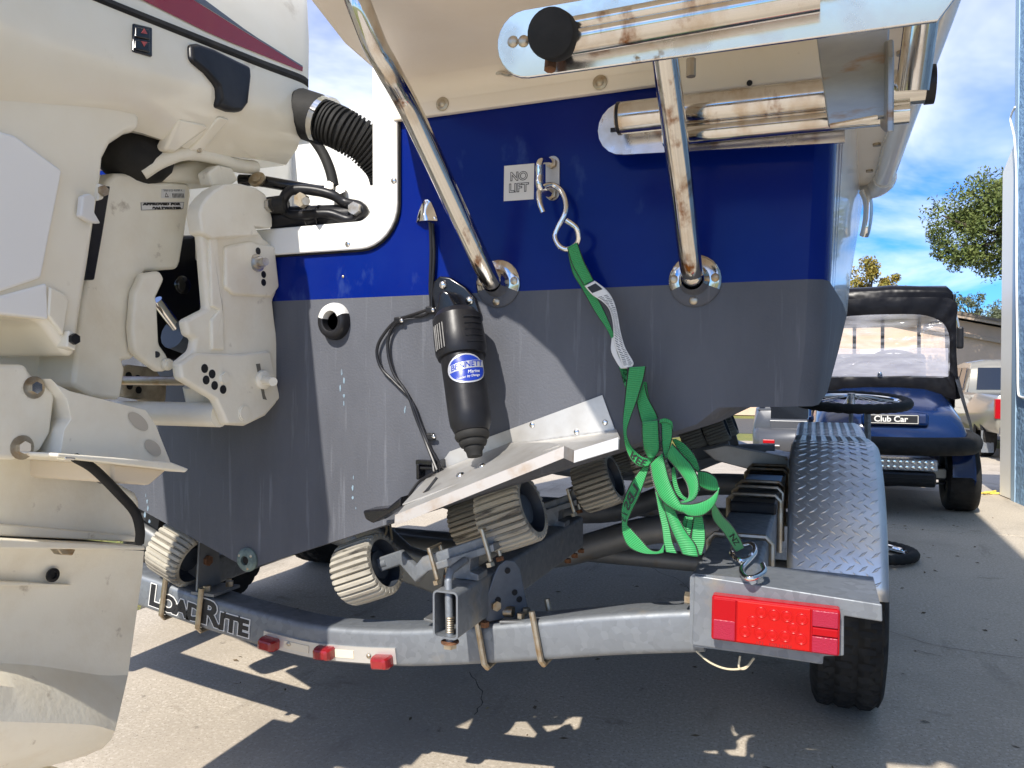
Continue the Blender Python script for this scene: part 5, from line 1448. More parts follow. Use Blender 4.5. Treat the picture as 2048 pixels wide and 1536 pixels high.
# pivot brackets (bent plates) standing on the cross member
def pivot(x, dx):
    p, t, u = cm_face(x)
    y = YF + TH*.5; z0 = p.z + TH/2 + .001
    g = [(-.036, 0), (.036, 0), (.036, .012), (.030, .045), (.022, .095), (.012, .112), (-.002, .116), (-.014, .108), (-.022, .09), (-.034, .05)]
    Q = lambda a, b, d=0: V((x + a*.85*dx + d*.75*dx, y + a*1.0 - d*.65, z0 + b))
    o = G().prism([Q(a, b) for a, b in g], (dx*.004, -.003, 0)).build('pivot_plate', mat('plate_blue_grey', (.14, .16, .19), .5, .6, col2=(.10, .11, .13), scale=14), trailer, smooth=0, bevel=.002)
    G().prism([V((x, y - .036, z0)), V((x, y + .036, z0)), V((x + dx*.062, y + .040, z0 + .004)), V((x + dx*.062, y - .030, z0 + .004))], (0, 0, .005)).build('pivot_foot', M_GALVD, o, smooth=0, bevel=.001)
    for a, b in ((.0, .095), (.012, .05), (-.016, .04), (.02, .035)):
        G().cyl(Q(a, b, .0052), Q(a, b, .0066), .0062, 12).build('hole', M_BLK, o)
    G().hexa(Q(-.020, .03, .005), (dx*.75, -.65, 0), .010, .007).build('bolt_head', M_ZINC, o, smooth=0)
    for a in (-.012, .02): G().hexa(V((x + dx*.035, y + a, z0 + .008)), (0, 0, 1), .008, .010).build('nut', M_ZINC, o, smooth=0)
    return o
pivot(-.560, 1); pivot(-.665, -1)
pv = V((-.615, YF + TH*.5, .51)); G().tube([pv + V((-.07, 0, -.03)), pv + V((.07, 0, -.03))], .012, 10).build('pivot_shaft', M_ZINC, trailer)
# U-bolts round the cross member
def cm_ubolt(x):
    p, t, u = cm_face(x); o = .006
    c = V((p.x, 0, p.z)); y0, y1 = YF - o, YF + TH + o; hb, ht = -TH/2 - o, TH/2 + .02
    P_ = lambda y, h: V((c.x, y, c.z)) + u*h
    G().tube([P_(y0, ht), P_(y0, hb + .01), P_(y0 + .010, hb), P_(y1 - .010, hb), P_(y1, hb + .01), P_(y1, ht)], .0062, 8).build('u_bolt', M_ZINC, trailer)
for px, py in ((965, 1300), (1077, 1295), (330, 1195), (402, 1220)): cm_ubolt(onY(px, py, YF).x)
# stand of the left roller on the cross member
xs_ = onY(425, 1170, .07).x
p, t, u = cm_face(xs_)
sp_ = G()
z0 = p.z + TH/2 + .002
lb_ = [(-.02, 0), (.060, 0), (.060, .006), (.002, .006), (.002, .11), (-.02, .11)]
G().prism([V((xs_ - .02, YF-.005, z0)), V((xs_ + .045, YF-.005, z0-.0)), V((xs_ + .045, YF+.08, z0)), V((xs_ - .02, YF+.08, z0))], (0, 0, .006)).build('stand_foot', M_GALVD, trailer, smooth=0)
G().prism([V((xs_ - .012, YF, z0+.006)), V((xs_ - .012, YF+.075, z0+.006)), V((xs_ - .012, YF+.065, z0+.13)), V((xs_ - .012, YF+.01, z0+.13))], (.005, 0, 0)).build('stand_plate', M_GALVD, trailer, smooth=0)
G().hexa(V((xs_ - .007, YF+.03, z0+.07)), (1, 0, 0), .012, .008).build('nut', M_RUST, trailer, smooth=0)
for a, b in ((.01, .0), (.03, .05)): G().hexa(V((xs_ + a, YF+.012+b, z0+.006)), (0, 0, 1), .009, .012).build('nut', M_ZINC, trailer, smooth=0)
# frayed strap ends under the keel
for dx in (0, .012):
    a = V((-1.0 + dx, .35, .585)); G().tube([a, a + V((.004, 0, -.03)), a + V((-.004+dx, 0, -.055))], .003, 5).build('strap_end', mat('frayed', (.12, .11, .08), .9), trailer)
# ---------------------------------------------------------------- green tie-down strap
YS0 = -.045
strap = thing('tie_down_strap', onY(1120, 490, -.03), 'green tie-down strap knotted below a chrome S-hook and tied to the trailer rail', 'strap')
c3 = lambda x, y: (1180 + x/3.2, 700 + y/3.2)
c4 = lambda x, y: (1060 + x/3.2, 280 + y/3.2)
def ribbon(pairs, conv, Y0, Y1=None, name='strap_band', m=None, sub=8, bulge=0.0, cross=6):
    """pairs of edge points; Y runs from Y0 to Y1; ribbon gets UVs (across, along)"""
    n = len(pairs); Y1 = Y0 if Y1 is None else Y1
    Ys = Y0 if isinstance(Y0, list) else [Y0 + (Y1-Y0)*i/(n-1) for i in range(n)]
    A = catmull([onY(*conv(*p[0]), Ys[i]) for i, p in enumerate(pairs)], sub)
    B = catmull([onY(*conv(*p[1]), Ys[i]) for i, p in enumerate(pairs)], sub)
    vs = []; fs = []; uvs = []; s = 0; K = cross
    mids = [(a+b)/2 for a, b in zip(A, B)]
    for i, (a, b) in enumerate(zip(A, B)):
        if i: s += (mids[i]-mids[i-1]).length
        for k in range(K+1):
            f = k/K
            p = a.lerp(b, f) + V((0, -bulge*4*f*(1-f), 0)); vs.append(p); uvs.append((f, s))
    W = K+1
    for i in range(len(A)-1):
        for k in range(K): fs.append((i*W+k, i*W+k+1, (i+1)*W+k+1, (i+1)*W+k))
    g = G().add(vs, fs)
    base = WL(strap); me = bpy.data.meshes.new(name)
    me.from_pydata([tuple(p - base) for p in vs], [], fs)
    uvl = me.uv_layers.new(name='UVMap')
    for poly in me.polygons:
        for li in poly.loop_indices: uvl.data[li].uv = uvs[me.loops[li].vertex_index]
    me.shade_smooth(); me.materials.append(m or M_STRAP)
    o = bpy.data.objects.new(name, me); COL.objects.link(o); o.parent = strap; WLOC[o.name] = base
    md = o.modifiers.new('web', 'SOLIDIFY'); md.thickness = .0016; md.offset = 0
    def at(f, t, lift=.0014):      # f across 0..1, t along 0..1
        q = t*(len(A)-1); i = min(int(q), len(A)-2); r = q - i
        a = A[i].lerp(A[i+1], r); b = B[i].lerp(B[i+1], r); return a.lerp(b, f) + V((0, -lift - bulge*4*f*(1-f), 0))
    return o, at
# S hook
hk = [c4(85, 465), c4(62, 400), c4(60, 330), c4(95, 295), c4(150, 290), c4(205, 330), c4(232, 410), c4(222, 480), c4(180, 560), c4(160, 620), c4(190, 680), c4(240, 700), c4(295, 670), c4(312, 620), c4(295, 560), c4(235, 515)]
hy = [-.05, -.05, -.045, -.035, -.022, -.024, -.03, -.034, -.036, -.038, -.040, -.042, -.044, -.05, -.055, -.055]
G().tube(catmull([onY(x, y, Y) for (x, y), Y in zip(hk, hy)], 6), .0052, 12).build('s_hook', M_CHROME, strap)
ribbon([((238, 690), (305, 655)), ((268, 790), (345, 770)), ((310, 870), (385, 850)), ((345, 928), (410, 900))], c4, -.050, -.050, bulge=.002)
ribbon([((238, 700), (260, 690)), ((272, 850), (330, 850)), ((330, 950), (400, 960)), ((415, 1100), (460, 1060)), ((490, 1210), (522, 1200)), ((525, 1290), (560, 1300)), ((565, 1440), (610, 1440)), ((600, 1560), (630, 1530))], c4, -.040, -.040)
# care label
lab, lat = ribbon([((350, 935), (415, 900)), ((400, 992), (490, 960)), ((465, 1035), (535, 1030)), ((510, 1090), (560, 1120)), ((532, 1180), (580, 1230)), ((540, 1290), (610, 1330)), ((578, 1400), (660, 1420)), ((600, 1460), (655, 1450))], c4, -.054, -.054, name='care_label', m=M_LABEL)
ribbon([((523, 1270), (545, 1250)), ((520, 1350), (560, 1360)), ((556, 1425), (600, 1440)), ((582, 1462), (625, 1462))], c4, -.048, -.050, name='care_label', m=M_LABEL)
def quad_on(at, f0, f1, t0, t1, name, m, par):
    n = 4; vs = []
    for i in range(n+1):
        t = t0 + (t1-t0)*i/n; vs += [at(f0, t), at(f1, t)]
    return G().add(vs, [(2*i, 2*i+1, 2*i+3, 2*i+2) for i in range(n)]).build(name, m, par, smooth=0, fix=False)
quad_on(lat, .10, .85, .03, .12, 'label_print', M_INK, lab)
# fine print: rows of short dashes in one printed layer
g = G(); rp = random.Random(4)
for i in range(34):
    t = .20 + i*.0225
    f = .15
    if t > .97: break
    for k in range(2):
        w = rp.uniform(.25, .42); f0 = .12 + k*.44
        g.add([lat(f0, t), lat(f0+w, t), lat(f0+w, t+.009), lat(f0, t+.009)], [(0, 1, 2, 3)])
g.build('label_print', mat('print_grey', (.10, .10, .10), .6), lab, smooth=0, fix=False, kind='stuff')
# knotted bundle, back to front
Yb = -.030
r = {}
def R_(name, pairs, Y0, Y1=None, **k): r[name] = ribbon(pairs, c3, Y0, Y1, **k)
R_('t', [((195, 115), (240, 125)), ((212, 200), (245, 200)), ((232, 260), (262, 270))], -.040)
R_('b', [((330, 200), (365, 205)), ((345, 250), (375, 285)), ((375, 320), (400, 370)), ((400, 400), (440, 440))], -.030)
R_('o2', [((525, 572), (548, 568)), ((565, 640), (620, 610)), ((640, 730), (685, 700)), ((690, 790), (705, 800)), ((690, 900), (705, 900))], -.032)
R_('hook', [((770, 985), (800, 985)), ((788, 1085), (850, 1060)), ((850, 1165), (912, 1125)), ((900, 1245), (962, 1205)), ((932, 1292), (988, 1262))], -.040, .10)
R_('ring_b', [((690, 870), (690, 770)), ((750, 900), (755, 780)), ((800, 905), (805, 815)), ((822, 890), (826, 880))], -.034)
R_('s4', [((600, 1065), (650, 1060)), ((585, 1140), (640, 1120)), ((600, 1200), (625, 1190))], -.034)
R_('s4b', [((625, 1075), (665, 1065)), ((615, 1130), (655, 1130)), ((618, 1185), (640, 1185))], -.036)
R_('s3', [((665, 1065), (722, 1060)), ((652, 1150), (738, 1140)), ((645, 1230), (740, 1230)), ((668, 1315), (718, 1310))], -.042)
R_('s1', [((415, 900), (470, 960)), ((440, 1040), (490, 1060)), ((458, 1130), (512, 1140)), ((470, 1230), (530, 1230)), ((484, 1292), (560, 1302))], -.040)
R_('s2', [((462, 970), (540, 1010)), ((490, 1060), (575, 1090)), ((520, 1150), (622, 1170)), ((560, 1240), (680, 1250)), ((590, 1305), (700, 1322))], -.046, bulge=.004)
R_('r8', [((385, 735), (350, 730)), ((320, 930), (262, 850)), ((262, 1050), (205, 990)), ((240, 1110), (203, 1090)), ((262, 1140), (208, 1180)), ((320, 1200), (245, 1260)), ((385, 1275), (330, 1300)), ((440, 1285), (420, 1306)), ((475, 1235), (470, 1300))], -.047)
R_('r1', [((245, 110), (362, 104)), ((232, 200), (345, 190)), ((220, 330), (300, 330)), ((212, 420), (262, 430)), ((212, 500), (236, 520)), ((222, 600), (248, 580)), ((255, 690), (280, 630)), ((310, 745), (345, 682)), ((370, 745), (420, 690))], -.056)
R_('r1b', [((270, 160), (352, 225)), ((296, 330), (372, 300)), ((315, 420), (425, 400)), ((330, 470), (440, 440))], -.048)
R_('r2', [((330, 462), (440, 448)), ((332, 560), (446, 560)), ((345, 640), (446, 640)), ((375, 690), (410, 690))], -.060, bulge=.004)
R_('r3', [((440, 455), (525, 470)), ((455, 480), (530, 500)), ((458, 560), (527, 560)), ((465, 640), (508, 640)), ((484, 700), (490, 690))], -.055)
R_('r3t', [((440, 470), (450, 442)), ((480, 462), (485, 436)), ((520, 480), (524, 456)), ((530, 510), (531, 490))], -.058)
R_('r6', [((490, 690), (525, 595)), ((560, 770), (585, 660)), ((615, 850), (660, 745)), ((632, 915), (694, 830)), ((625, 952), (694, 905)), ((600, 968), (668, 955)), ((575, 975), (620, 975))], -.060, bulge=.003)
R_('inner', [((520, 760), (545, 740)), ((530, 860), (560, 850)), ((560, 930), (590, 920)), ((610, 968), (625, 950))], -.045)
R_('r4', [((385, 735), (468, 655)), ((400, 830), (488, 740)), ((430, 920), (512, 830)), ((470, 975), (545, 910)), ((530, 1015), (580, 975)), ((605, 1045), (600, 1000))], -.066, bulge=.004)
R_('ring', [((575, 985), (590, 1035)), ((640, 985), (640, 1064)), ((705, 972), (715, 1062)), ((765, 945), (775, 1020)), ((812, 905), (810, 960)), ((826, 880), (822, 900))], -.068, bulge=.002)
# printed lettering on the webbing
def strap_text(s, key, f0, t0, size_f, size_t, flip=False, rot=False, name='strap_print'):
    o, at = r[key]
    bm = text_geo(s, 1.0, bold=.02)
    g = G(); bm.verts.index_update()
    vs = []
    for v in bm.verts:
        x, y = v.co.x, v.co.y
        if flip: x, y = -x, -y
        vs.append(at(min(.95, max(.05, f0 + y*size_f)), min(.999, max(0, t0 + x*size_t)), .0022))
    g.add(vs, [[v.index for v in f.verts] for f in bm.faces]); bm.free()
    g.build(name, M_INK, o, smooth=0, fix=False)
strap_text('LBS / 3', 'r8', .5, .24, .78, .095)
strap_text('REE', 'r1', .5, .84, -.85, .12)
strap_text('NZ', 'hook', .5, .72, .7, .16)
# lower hook on the rail
lh = [c3(985, 1250), c3(1040, 1245), c3(1055, 1290), c3(1020, 1340), c3(975, 1390), c3(975, 1430), c3(1010, 1460), c3(1070, 1450), c3(1115, 1415), c3(1105, 1375)]
ly = [.10, .10, .11, .12, .13, .14, .15, .17, .20, .22]
lh2 = [c3(985, 1250), c3(935, 1260), c3(905, 1295), c3(940, 1340), c3(985, 1345), c3(1030, 1320), c3(1050, 1280)]
G().tube(catmull([onZ(x, y, .620) for x, y in lh2], 5), .0045, 8).build('hook_ring', M_CHROME, strap)
G().tube(catmull([onZ(x, y, z) for (x, y), z in zip(lh, (.622, .626, .622, .617, .615, .615, .615, .617, .622, .627))], 5), .0050, 10).build('rail_hook', M_CHROME, strap)
# ---------------------------------------------------------------- golf cart
GX, GY = .475, 4.74            # centre line and front axle
cart = thing('golf_cart', (GX, GY, 0), 'dark blue golf cart with black vinyl weather cover parked nose towards the boat', 'golf cart')
def sym(pts): return pts + [(-x, z) for x, z in pts[::-1]]
# hood: sections from nose to cowl (y, half width, z low, z top)
secs = [(4.33, .40, .44, .56), (4.36, .44, .42, .63), (4.48, .47, .41, .70), (4.66, .48, .41, .755), (4.85, .48, .42, .80), (5.02, .48, .44, .84)]
rings = []
for y, w, z0, z1 in secs:
    q = [(w, z0), (w*1.0, z0 + (z1-z0)*.45), (w*.93, z0 + (z1-z0)*.72), (w*.80, z0 + (z1-z0)*.90), (w*.55, z1*1.0), (w*.2, z1+.008)]
    rings.append([V((GX + x, y, z)) for x, z in sym(q)])
hood = G().loft(rings).build('hood', M_CBLUE, cart, smooth=60)
for sx in (-1, 1):
    pts = []
    for i in range(13):
        a = pi * (1 - i/12); pts.append(V((GX + sx*.40, GY + .31*cos(a), .24 + .30*sin(a))))
    rings = [[p + V((sx*d, 0, h)) for d, h in ((-.02, .02), (.09, .02), (.115, .0), (.105, -.03))] for p in pts]
    G().loft(rings, closed=False).build('wheel_arch', M_CBLUE, cart, smooth=60)
    G().prism([V((GX + sx*.40, y, z)) for y, z in ((5.0, .22), (7.0, .22), (7.2, .70), (6.9, .80), (6.2, .74), (6.1, .34), (5.5, .30), (5.2, .60), (5.0, .62))], (sx*.12, 0, 0)).build('body_side', M_CBLUE, cart, smooth=0, bevel=.03)
bump_pts = catmull([V((GX - .50, 4.72, .50)), V((GX - .50, 4.48, .485)), V((GX - .40, 4.30, .475)), V((GX, 4.235, .47)), V((GX + .40, 4.30, .475)), V((GX + .50, 4.48, .485)), V((GX + .50, 4.72, .50))], 8)
G().tube(bump_pts, .060, 16).build('front_bumper', M_RUB, cart)
G().span((GX-.26, 4.27, .31), (GX+.27, 4.40, .385)).build('light_bar', mat('lamp_clear', (.62, .63, .64), .15, .3, col2=(.35, .36, .38), scale=60, lo=.4, hi=.6), cart, smooth=0, bevel=.006)
for i in range(14):
    for k in range(2):
        G().lathe([(.014, 0), (.011, .004), (.001, .005)], V((GX-.235+i*.0365, 4.2695, .331+k*.034)), (0, -1, 0), 10).build('lamp_lens', M_CHROME, cart)
g = G(); g.prism([V((GX-.30, y, z)) for y, z in ((4.28, .205), (4.24, .235), (4.24, .30), (4.32, .305), (4.42, .26), (4.42, .20))], (.56, 0, 0)); 
lowb = g.build('lower_bumper', M_BLK, cart, smooth=0, bevel=.012)
for k in range(3): G().span((GX-.28, 4.232, .236+k*.022), (GX+.24, 4.24, .244+k*.022)).build('bumper_rib', M_RUB, lowb, smooth=0)
# nameplate
npx = [onY(x, y, 4.34) for x, y in ((1735, 827), (1837, 829), (1837, 848), (1735, 847))]
nc = sum(npx, V((0, 0, 0)))/4
G().box(nc + V((.01, .05, -.0)), (.40, .16, .085)).build('badge_boss', M_CBLUE, cart, smooth=0, bevel=.02)
nb_ = G().box(nc + V((0, -.032, 0)), ((npx[1]-npx[0]).length, .006, .062)).build('name_badge', M_INK, cart, smooth=0)
bw = (npx[1]-npx[0]).length/2
for sx, sz, wx, wz in ((0, 1, bw*.96, .0016), (0, -1, bw*.96, .0016)): G().box(nc + V((0, -.0358, sz*.026)), (wx*2, .001, wz*2)).build('badge_line', M_LABEL, nb_, smooth=0)
for sx in (-1, 1): G().box(nc + V((sx*bw*.96, -.0358, 0)), (.0032, .001, .052)).build('badge_line', M_LABEL, nb_, smooth=0)
text_on('Club Car', .054, lambda x, y: nc + V((x - .015, -.0365, y)), 'lettering', M_LABEL, nb_, bold=.0014)
# wheels
ct = tyre_mesh(.232, .115, .205, 'tyre', blocks=40, tread=.004)
crm = rim_mesh(.118, .16, 'rim', mat('cart_rim', (.5, .5, .5), .4, .7))
for y in (GY, 6.45):
    for sx in (-1, 1):
        w = place(ct, 'tyre', cart, Matrix.Translation((GX + sx*.465, y, .23)))
        r_ = bpy.data.objects.new('rim', crm); COL.objects.link(r_); r_.parent = w
        r_.matrix_local = Matrix.Rotation(0 if sx > 0 else pi, 4, 'Z')
G().tube([V((GX-.40, GY, .23)), V((GX+.40, GY, .23))], .025, 8).build('axle', M_BLK, cart)
G().tube([V((GX+.12, GY-.2, .26)), V((GX+.40, GY-.02, .22))], .018, 8).build('control_arm', M_BLK, cart)
G().span((GX+.24, 4.55, .235), (GX+.36, 4.75, .30)).build('spring_perch', mat('perch', (.4, .38, .32), .5), cart, smooth=0, bevel=.01)
G().tube([V((GX-.40, 4.62, .20)), V((GX+.0, 4.60, .165)), V((GX+.40, 4.62, .20))], .008, 6).build('tie_rod', M_BLK, cart)
G().span((GX-.36, 4.6, .22), (GX+.36, 6.9, .30)).build('floor_pan', M_BLK, cart, smooth=0)
# dash, steering wheel, seats, canopy frame
G().prism([V((GX-.46, y, z)) for y, z in ((5.02, .55), (5.02, .86), (5.22, .90), (5.30, .70))], (.92, 0, 0)).build('dash', M_BLK, cart, smooth=0, bevel=.02)
swc = V((GX + .12, 5.42, 1.02)); u, v, w_ = frame_from(V((0, -.55, .83)))
G().tube([swc + (u*cos(2*pi*i/28) + v*sin(2*pi*i/28))*.185 for i in range(28)], .014, 8, closed=True).build('steering_wheel', M_BLK, cart)
for a in (0, 2.1, 4.2): G().tube([swc, swc + (u*cos(a) + v*sin(a))*.18], .010, 6).build('wheel_spoke', M_BLK, cart)
G().tube([swc, V((GX+.12, 5.25, .80))], .02, 8).build('steering_column', M_BLK, cart)
G().prism([V((GX-.45, y, z)) for y, z in ((5.75, .62), (5.75, .74), (6.25, .72), (6.35, 1.12), (6.45, 1.12), (6.42, .62))], (.90, 0, 0)).build('seat', mat('seat_cream', (.42, .40, .36), .6), cart, smooth=0, bevel=.04)
for sx in (-1, 1):
    G().tube([V((GX + sx*.44, 5.02, .84)), V((GX + sx*.43, 5.16, 1.55))], .016, 8).build('canopy_post', M_BLK, cart)
    G().tube([V((GX + sx*.44, 6.75, .70)), V((GX + sx*.43, 6.70, 1.55))], .016, 8).build('canopy_post', M_BLK, cart)
    G().tube([V((GX + sx*.12, 6.62, .70)), V((GX + sx*.12, 6.62, 1.54))], .016, 8).build('canopy_post', M_BLK, cart)
# canopy with its soft cover
rings = []
for y, dz, s in ((5.00, -.02, .97), (5.02, .01, 1.0), (5.10, .03, 1.0), (5.9, .045, 1.0), (6.75, .03, 1.0), (6.85, -.01, .98)):
    q = [(.455*s, 1.38), (.468*s, 1.46), (.462*s, 1.525+dz*.5), (.43*s, 1.555+dz), (.25*s, 1.565+dz), (.05, 1.57+dz)]
    rings.append([V((GX + x + .006*sin(9*y+x*20), y, z + .006*sin(14*x+5*y))) for x, z in sym(q)])
G().loft(rings).build('canopy_cover', M_VINYL, cart, smooth=60)
# front panel of the cover: frame with a big clear window; drapes over the hood to the right
YP = 4.985
def cover_band(outer, inner, y, name, m, sub=5, yo=None):
    A = catmull([V((GX+x, (yo[i] if yo else y), z)) for i, (x, z) in enumerate(outer)], sub, True)
    B = catmull([V((GX+x, y, z)) for x, z in inner], sub, True)
    mid = [(a+b)/2 + V((0, -.012 - .010*sin(i*1.7), 0)) for i, (a, b) in enumerate(zip(A, B))]
    return G().loft([A, mid, B], True, (False, False)).build(name, m, cart, smooth=70, fix=False), B
outer = [(-.46, 1.47), (-.2, 1.50), (.2, 1.50), (.46, 1.47), (.475, 1.30), (.478, 1.10), (.49, .92), (.50, .76), (.30, .80), (0, .825), (-.30, .80), (-.50, .76), (-.49, .92), (-.478, 1.10), (-.475, 1.30)]
inner = [(-.38, 1.34), (-.2, 1.375), (.2, 1.375), (.36, 1.33), (.425, 1.24), (.435, 1.10), (.435, .965), (.41, .915), (.25, .915), (0, .915), (-.25, .915), (-.41, .915), (-.435, .965), (-.435, 1.10), (-.425, 1.24)]
cv, B = cover_band(outer, inner, YP, 'front_cover', M_VINYL)
g = G(); n = len(B); c = sum(B, V((0, 0, 0)))/n
vs = [c] + [c.lerp(b, .5) + V((0, .01*sin(i), 0)) for i, b in enumerate(B)] + list(B)
g.add(vs, [(0, 1+i, 1+(i+1) % n) for i in range(n)] + [(1+i, 1+n+i, 1+n+(i+1) % n, 1+(i+1) % n) for i in range(n)])
g.build('clear_window', M_CLEAR, cart, smooth=60, fix=False)
# folded lower half of the window, hazier
M_HAZY = mat('hazy_vinyl', (.60, .60, .68), .35, alpha=.55, col2=(.45, .45, .54), scale=4, stretch=(1, 1, 7), bump=.5, bscale=12)
G().add([V((GX+x, YP-.006-.006*(k % 2), z)) for k, (z0) in enumerate((.92, .97, 1.02, 1.07, 1.125)) for x, z in ((-.43, z0 + .012*(k % 3)), (-.1, z0 - .012*(k % 2)), (.2, z0 + .006), (.425, z0))],
        [(4*k+i, 4*k+i+1, 4*k+i+5, 4*k+i+4) for k in range(4) for i in range(3)]).build('window_flap', M_HAZY, cart, smooth=60, fix=False)
for sx in (-1, 1):
    g = G(); rows = []
    for y, z0, x in ((5.0, .62, .478), (5.5, .55, .482), (6.1, .55, .482), (6.8, .62, .478)):
        rows.append([V((GX + sx*(x + .006*sin(6*y)), y, z)) for z in (1.52, 1.36, 1.34)])
    g.loft(rows, closed=False); g.build('side_cover', M_VINYL, cart, smooth=60, fix=False)
    rows = []
    for y, z0, x in ((5.0, .70, .482), (5.5, .58, .484), (6.1, .58, .484), (6.8, .70, .482)):
        rows.append([V((GX + sx*(x + .008*sin(6*y)), y, z)) for z in (.92, .86, z0)])
    g = G().loft(rows, closed=False); g.build('side_cover', M_VINYL, cart, smooth=60, fix=False)
    g = G(); g.add([V((GX + sx*.478, y, z)) for y, z in ((5.02, .93), (6.8, .93), (6.8, 1.34), (5.02, 1.34))], [(0, 1, 2, 3)]); g.build('clear_window', M_CLEAR, cart, smooth=0, fix=False)
# right hand drape down past the hood, mirror
G().loft([[V((GX+.46, 4.99, .95)), V((GX+.50, 5.02, .92))], [V((GX+.475, 4.80, .78)), V((GX+.515, 4.84, .74))], [V((GX+.50, 4.62, .60)), V((GX+.535, 4.70, .58))], [V((GX+.505, 4.56, .50)), V((GX+.535, 4.66, .49))]], closed=False).build('cover_drape', M_VINYL, cart, smooth=60)
G().box(V((GX+.505, 5.02, 1.20)), (.045, .05, .16)).build('side_mirror', M_BLK, cart, smooth=0, bevel=.015)
G().tube([V((GX+.47, 5.03, 1.42)), V((GX+.50, 5.02, 1.26))], .008, 6).build('mirror_arm', M_CHROME, cart)
G().dome(V((GX-.02, YP-.02, .94)), (0, -1, 0), .018, .012).build('window_latch', M_CHROME, cart)

# ---------------------------------------------------------------- tipped two-wheeled cart behind the fender
wc = CAM + ray(1702, 803) * 4.15
tip = thing('tipped_cart', (wc.x, wc.y, 0), 'two wheeled cart tipped on its side with spoked bicycle wheels, behind the fender', 'cart')
def bike_wheel(c, ax, R, spokes=28):
    u, v, w = frame_from(ax)
    ty = G(); n = 72
    ring = [c + (u*cos(2*pi*i/n) + v*sin(2*pi*i/n))*R for i in range(n)]
    ty.tube(ring, [.024 + (.0035 if i % 2 else 0) for i in range(n)], 10, closed=True)
    t = ty.build('tyre', M_RUB, tip)
    G().tube([c + (u*cos(2*pi*i/n) + v*sin(2*pi*i/n))*(R-.032) for i in range(n)], .013, 8, closed=True).build('rim', M_CHROME, t)
    G().tube([c - w*.045, c + w*.045], .020, 12).build('hub', M_SPOKE, t)
    for k in range(spokes):
        a = 2*pi*k/spokes; b = a + (.45 if k % 2 else -.45); s = 1 if k % 4 < 2 else -1
        G().tube([c + w*.035*s + (u*cos(b) + v*sin(b))*.020, c + (u*cos(a) + v*sin(a))*(R-.036)], .0018, 5).build('spoke', M_SPOKE, t)
axw = V((.02, -.10, 1)).normalized()
bike_wheel(wc, axw, .275)
wl = CAM + ray(1722, 1108) * 3.98; wl.z = .035
bike_wheel(wl, V((0.02, .03, 1)), .245, 20)
ga = CAM + ray(1735, 820) * 4.05; gb = CAM + ray(1738, 872) * 4.05
G().tube([ga, V((gb.x, gb.y, .02))], .016, 8).build('frame_tube', M_GALV, tip)
G().tube([wc, V((wc.x, wc.y, wc.z-.18))], .011, 8).build('frame_tube', M_GALV, tip)
G().tube([ga + V((0, 0, -.012)), wc + V((0, 0, -.03))], .012, 8).build('frame_tube', M_GALV, tip)
G().tube([V((wc.x, wc.y, wc.z-.16)), V((wl.x, wl.y, .06))], .014, 8).build('frame_tube', M_GALVD, tip)

# ---------------------------------------------------------------- silver car beyond the bow, tail towards us
SY = 11.3; SXc = .02; SG = gz(SY+1.5)
suv = thing('parked_car', (SXc, SY, SG), 'silver grey car parked beyond the bow with a red lamp in its rear bumper', 'car')
def S(x, y, z): return V((SXc + x, SY + y, SG + z))
rings = []
for y, w, zlo, zmid, ztop in ((.0, .80, .42, .62, .86), (.05, .88, .33, .62, .96), (.35, .93, .30, .60, 1.02), (2.2, .94, .28, .60, 1.0), (3.6, .93, .28, .6, .98), (4.3, .88, .3, .58, .90), (4.6, .74, .36, .55, .74)):
    q = [(w*.90, zlo), (w, zlo+.10), (w*1.01, zmid), (w*.99, zmid+.15), (w*.95, ztop-.03), (w*.9, ztop), (w*.4, ztop+.01)]
    rings.append([S(x, y, z) for x, z in sym(q)])
body = G().loft(rings).build('body', M_SILVER, suv, smooth=50)
rings = []
for y, w, z in ((.10, .82, 1.0), (.22, .78, 1.30), (.50, .72, 1.58), (1.2, .70, 1.66), (2.4, .70, 1.62), (3.1, .74, 1.28), (3.5, .80, .98)):
    q = [(w*1.06, .97), (w*1.0, .97 + (z-.97)*.6), (w*.9, z-.03*(z > 1.1)), (w*.5, z+.01)]
    rings.append([S(x, y, zz) for x, zz in sym(q)])
G().loft(rings).build('cabin', M_SILVER, suv, smooth=50)
G().prism([S(-.66, .09, 1.03), S(.66, .09, 1.03), S(.58, .40, 1.50), S(-.58, .40, 1.50)], (0, -.03, .01)).build('rear_window', M_GLASS, suv, smooth=0)
G().prism([S(-.62, .0, .60), S(.62, .0, .60), S(.66, .0, .82), S(-.66, .0, .82)], (0, -.02, 0)).build('tailgate', M_SILVER, suv, smooth=0, bevel=.01)
G().prism([S(-.64, .0, .85), S(.64, .0, .85), S(.64, .02, 1.06), S(-.64, .02, 1.06)], (0, -.012, 0)).build('rear_glass_lower', M_GLASS, suv, smooth=0)
rings = []
for x in (-.90, -.8, 0, .8, .90):
    d = .12 if abs(x) < .85 else -.05
    rings.append([S(x, -d, .36), S(x, -d-.04, .46), S(x, -d-.03, .62), S(x, -d+.06, .70), S(x, .2, .70), S(x, .2, .36)])
bmp = G().loft(rings).build('rear_bumper', M_SILVER, suv, smooth=50)
for sx in (-1, 1):
    G().box(S(sx*.66, -.165, .50), (.17, .02, .055)).build('bumper_lamp', M_RED, bmp, smooth=0, bevel=.006)
    G().box(S(sx*.64, -.17, .44), (.28, .02, .02)).build('chrome_trim', M_CHROME, bmp, smooth=0, bevel=.004)
    G().box(S(sx*.80, .10, 1.14), (.14, .10, .22)).build('tail_lamp', M_REDD, suv, smooth=0, bevel=.02)
vt = tyre_mesh(.33, .20, .21, 'tyre', blocks=40, tread=.004); vr = rim_mesh(.205, .16, 'rim', M_SILVER)
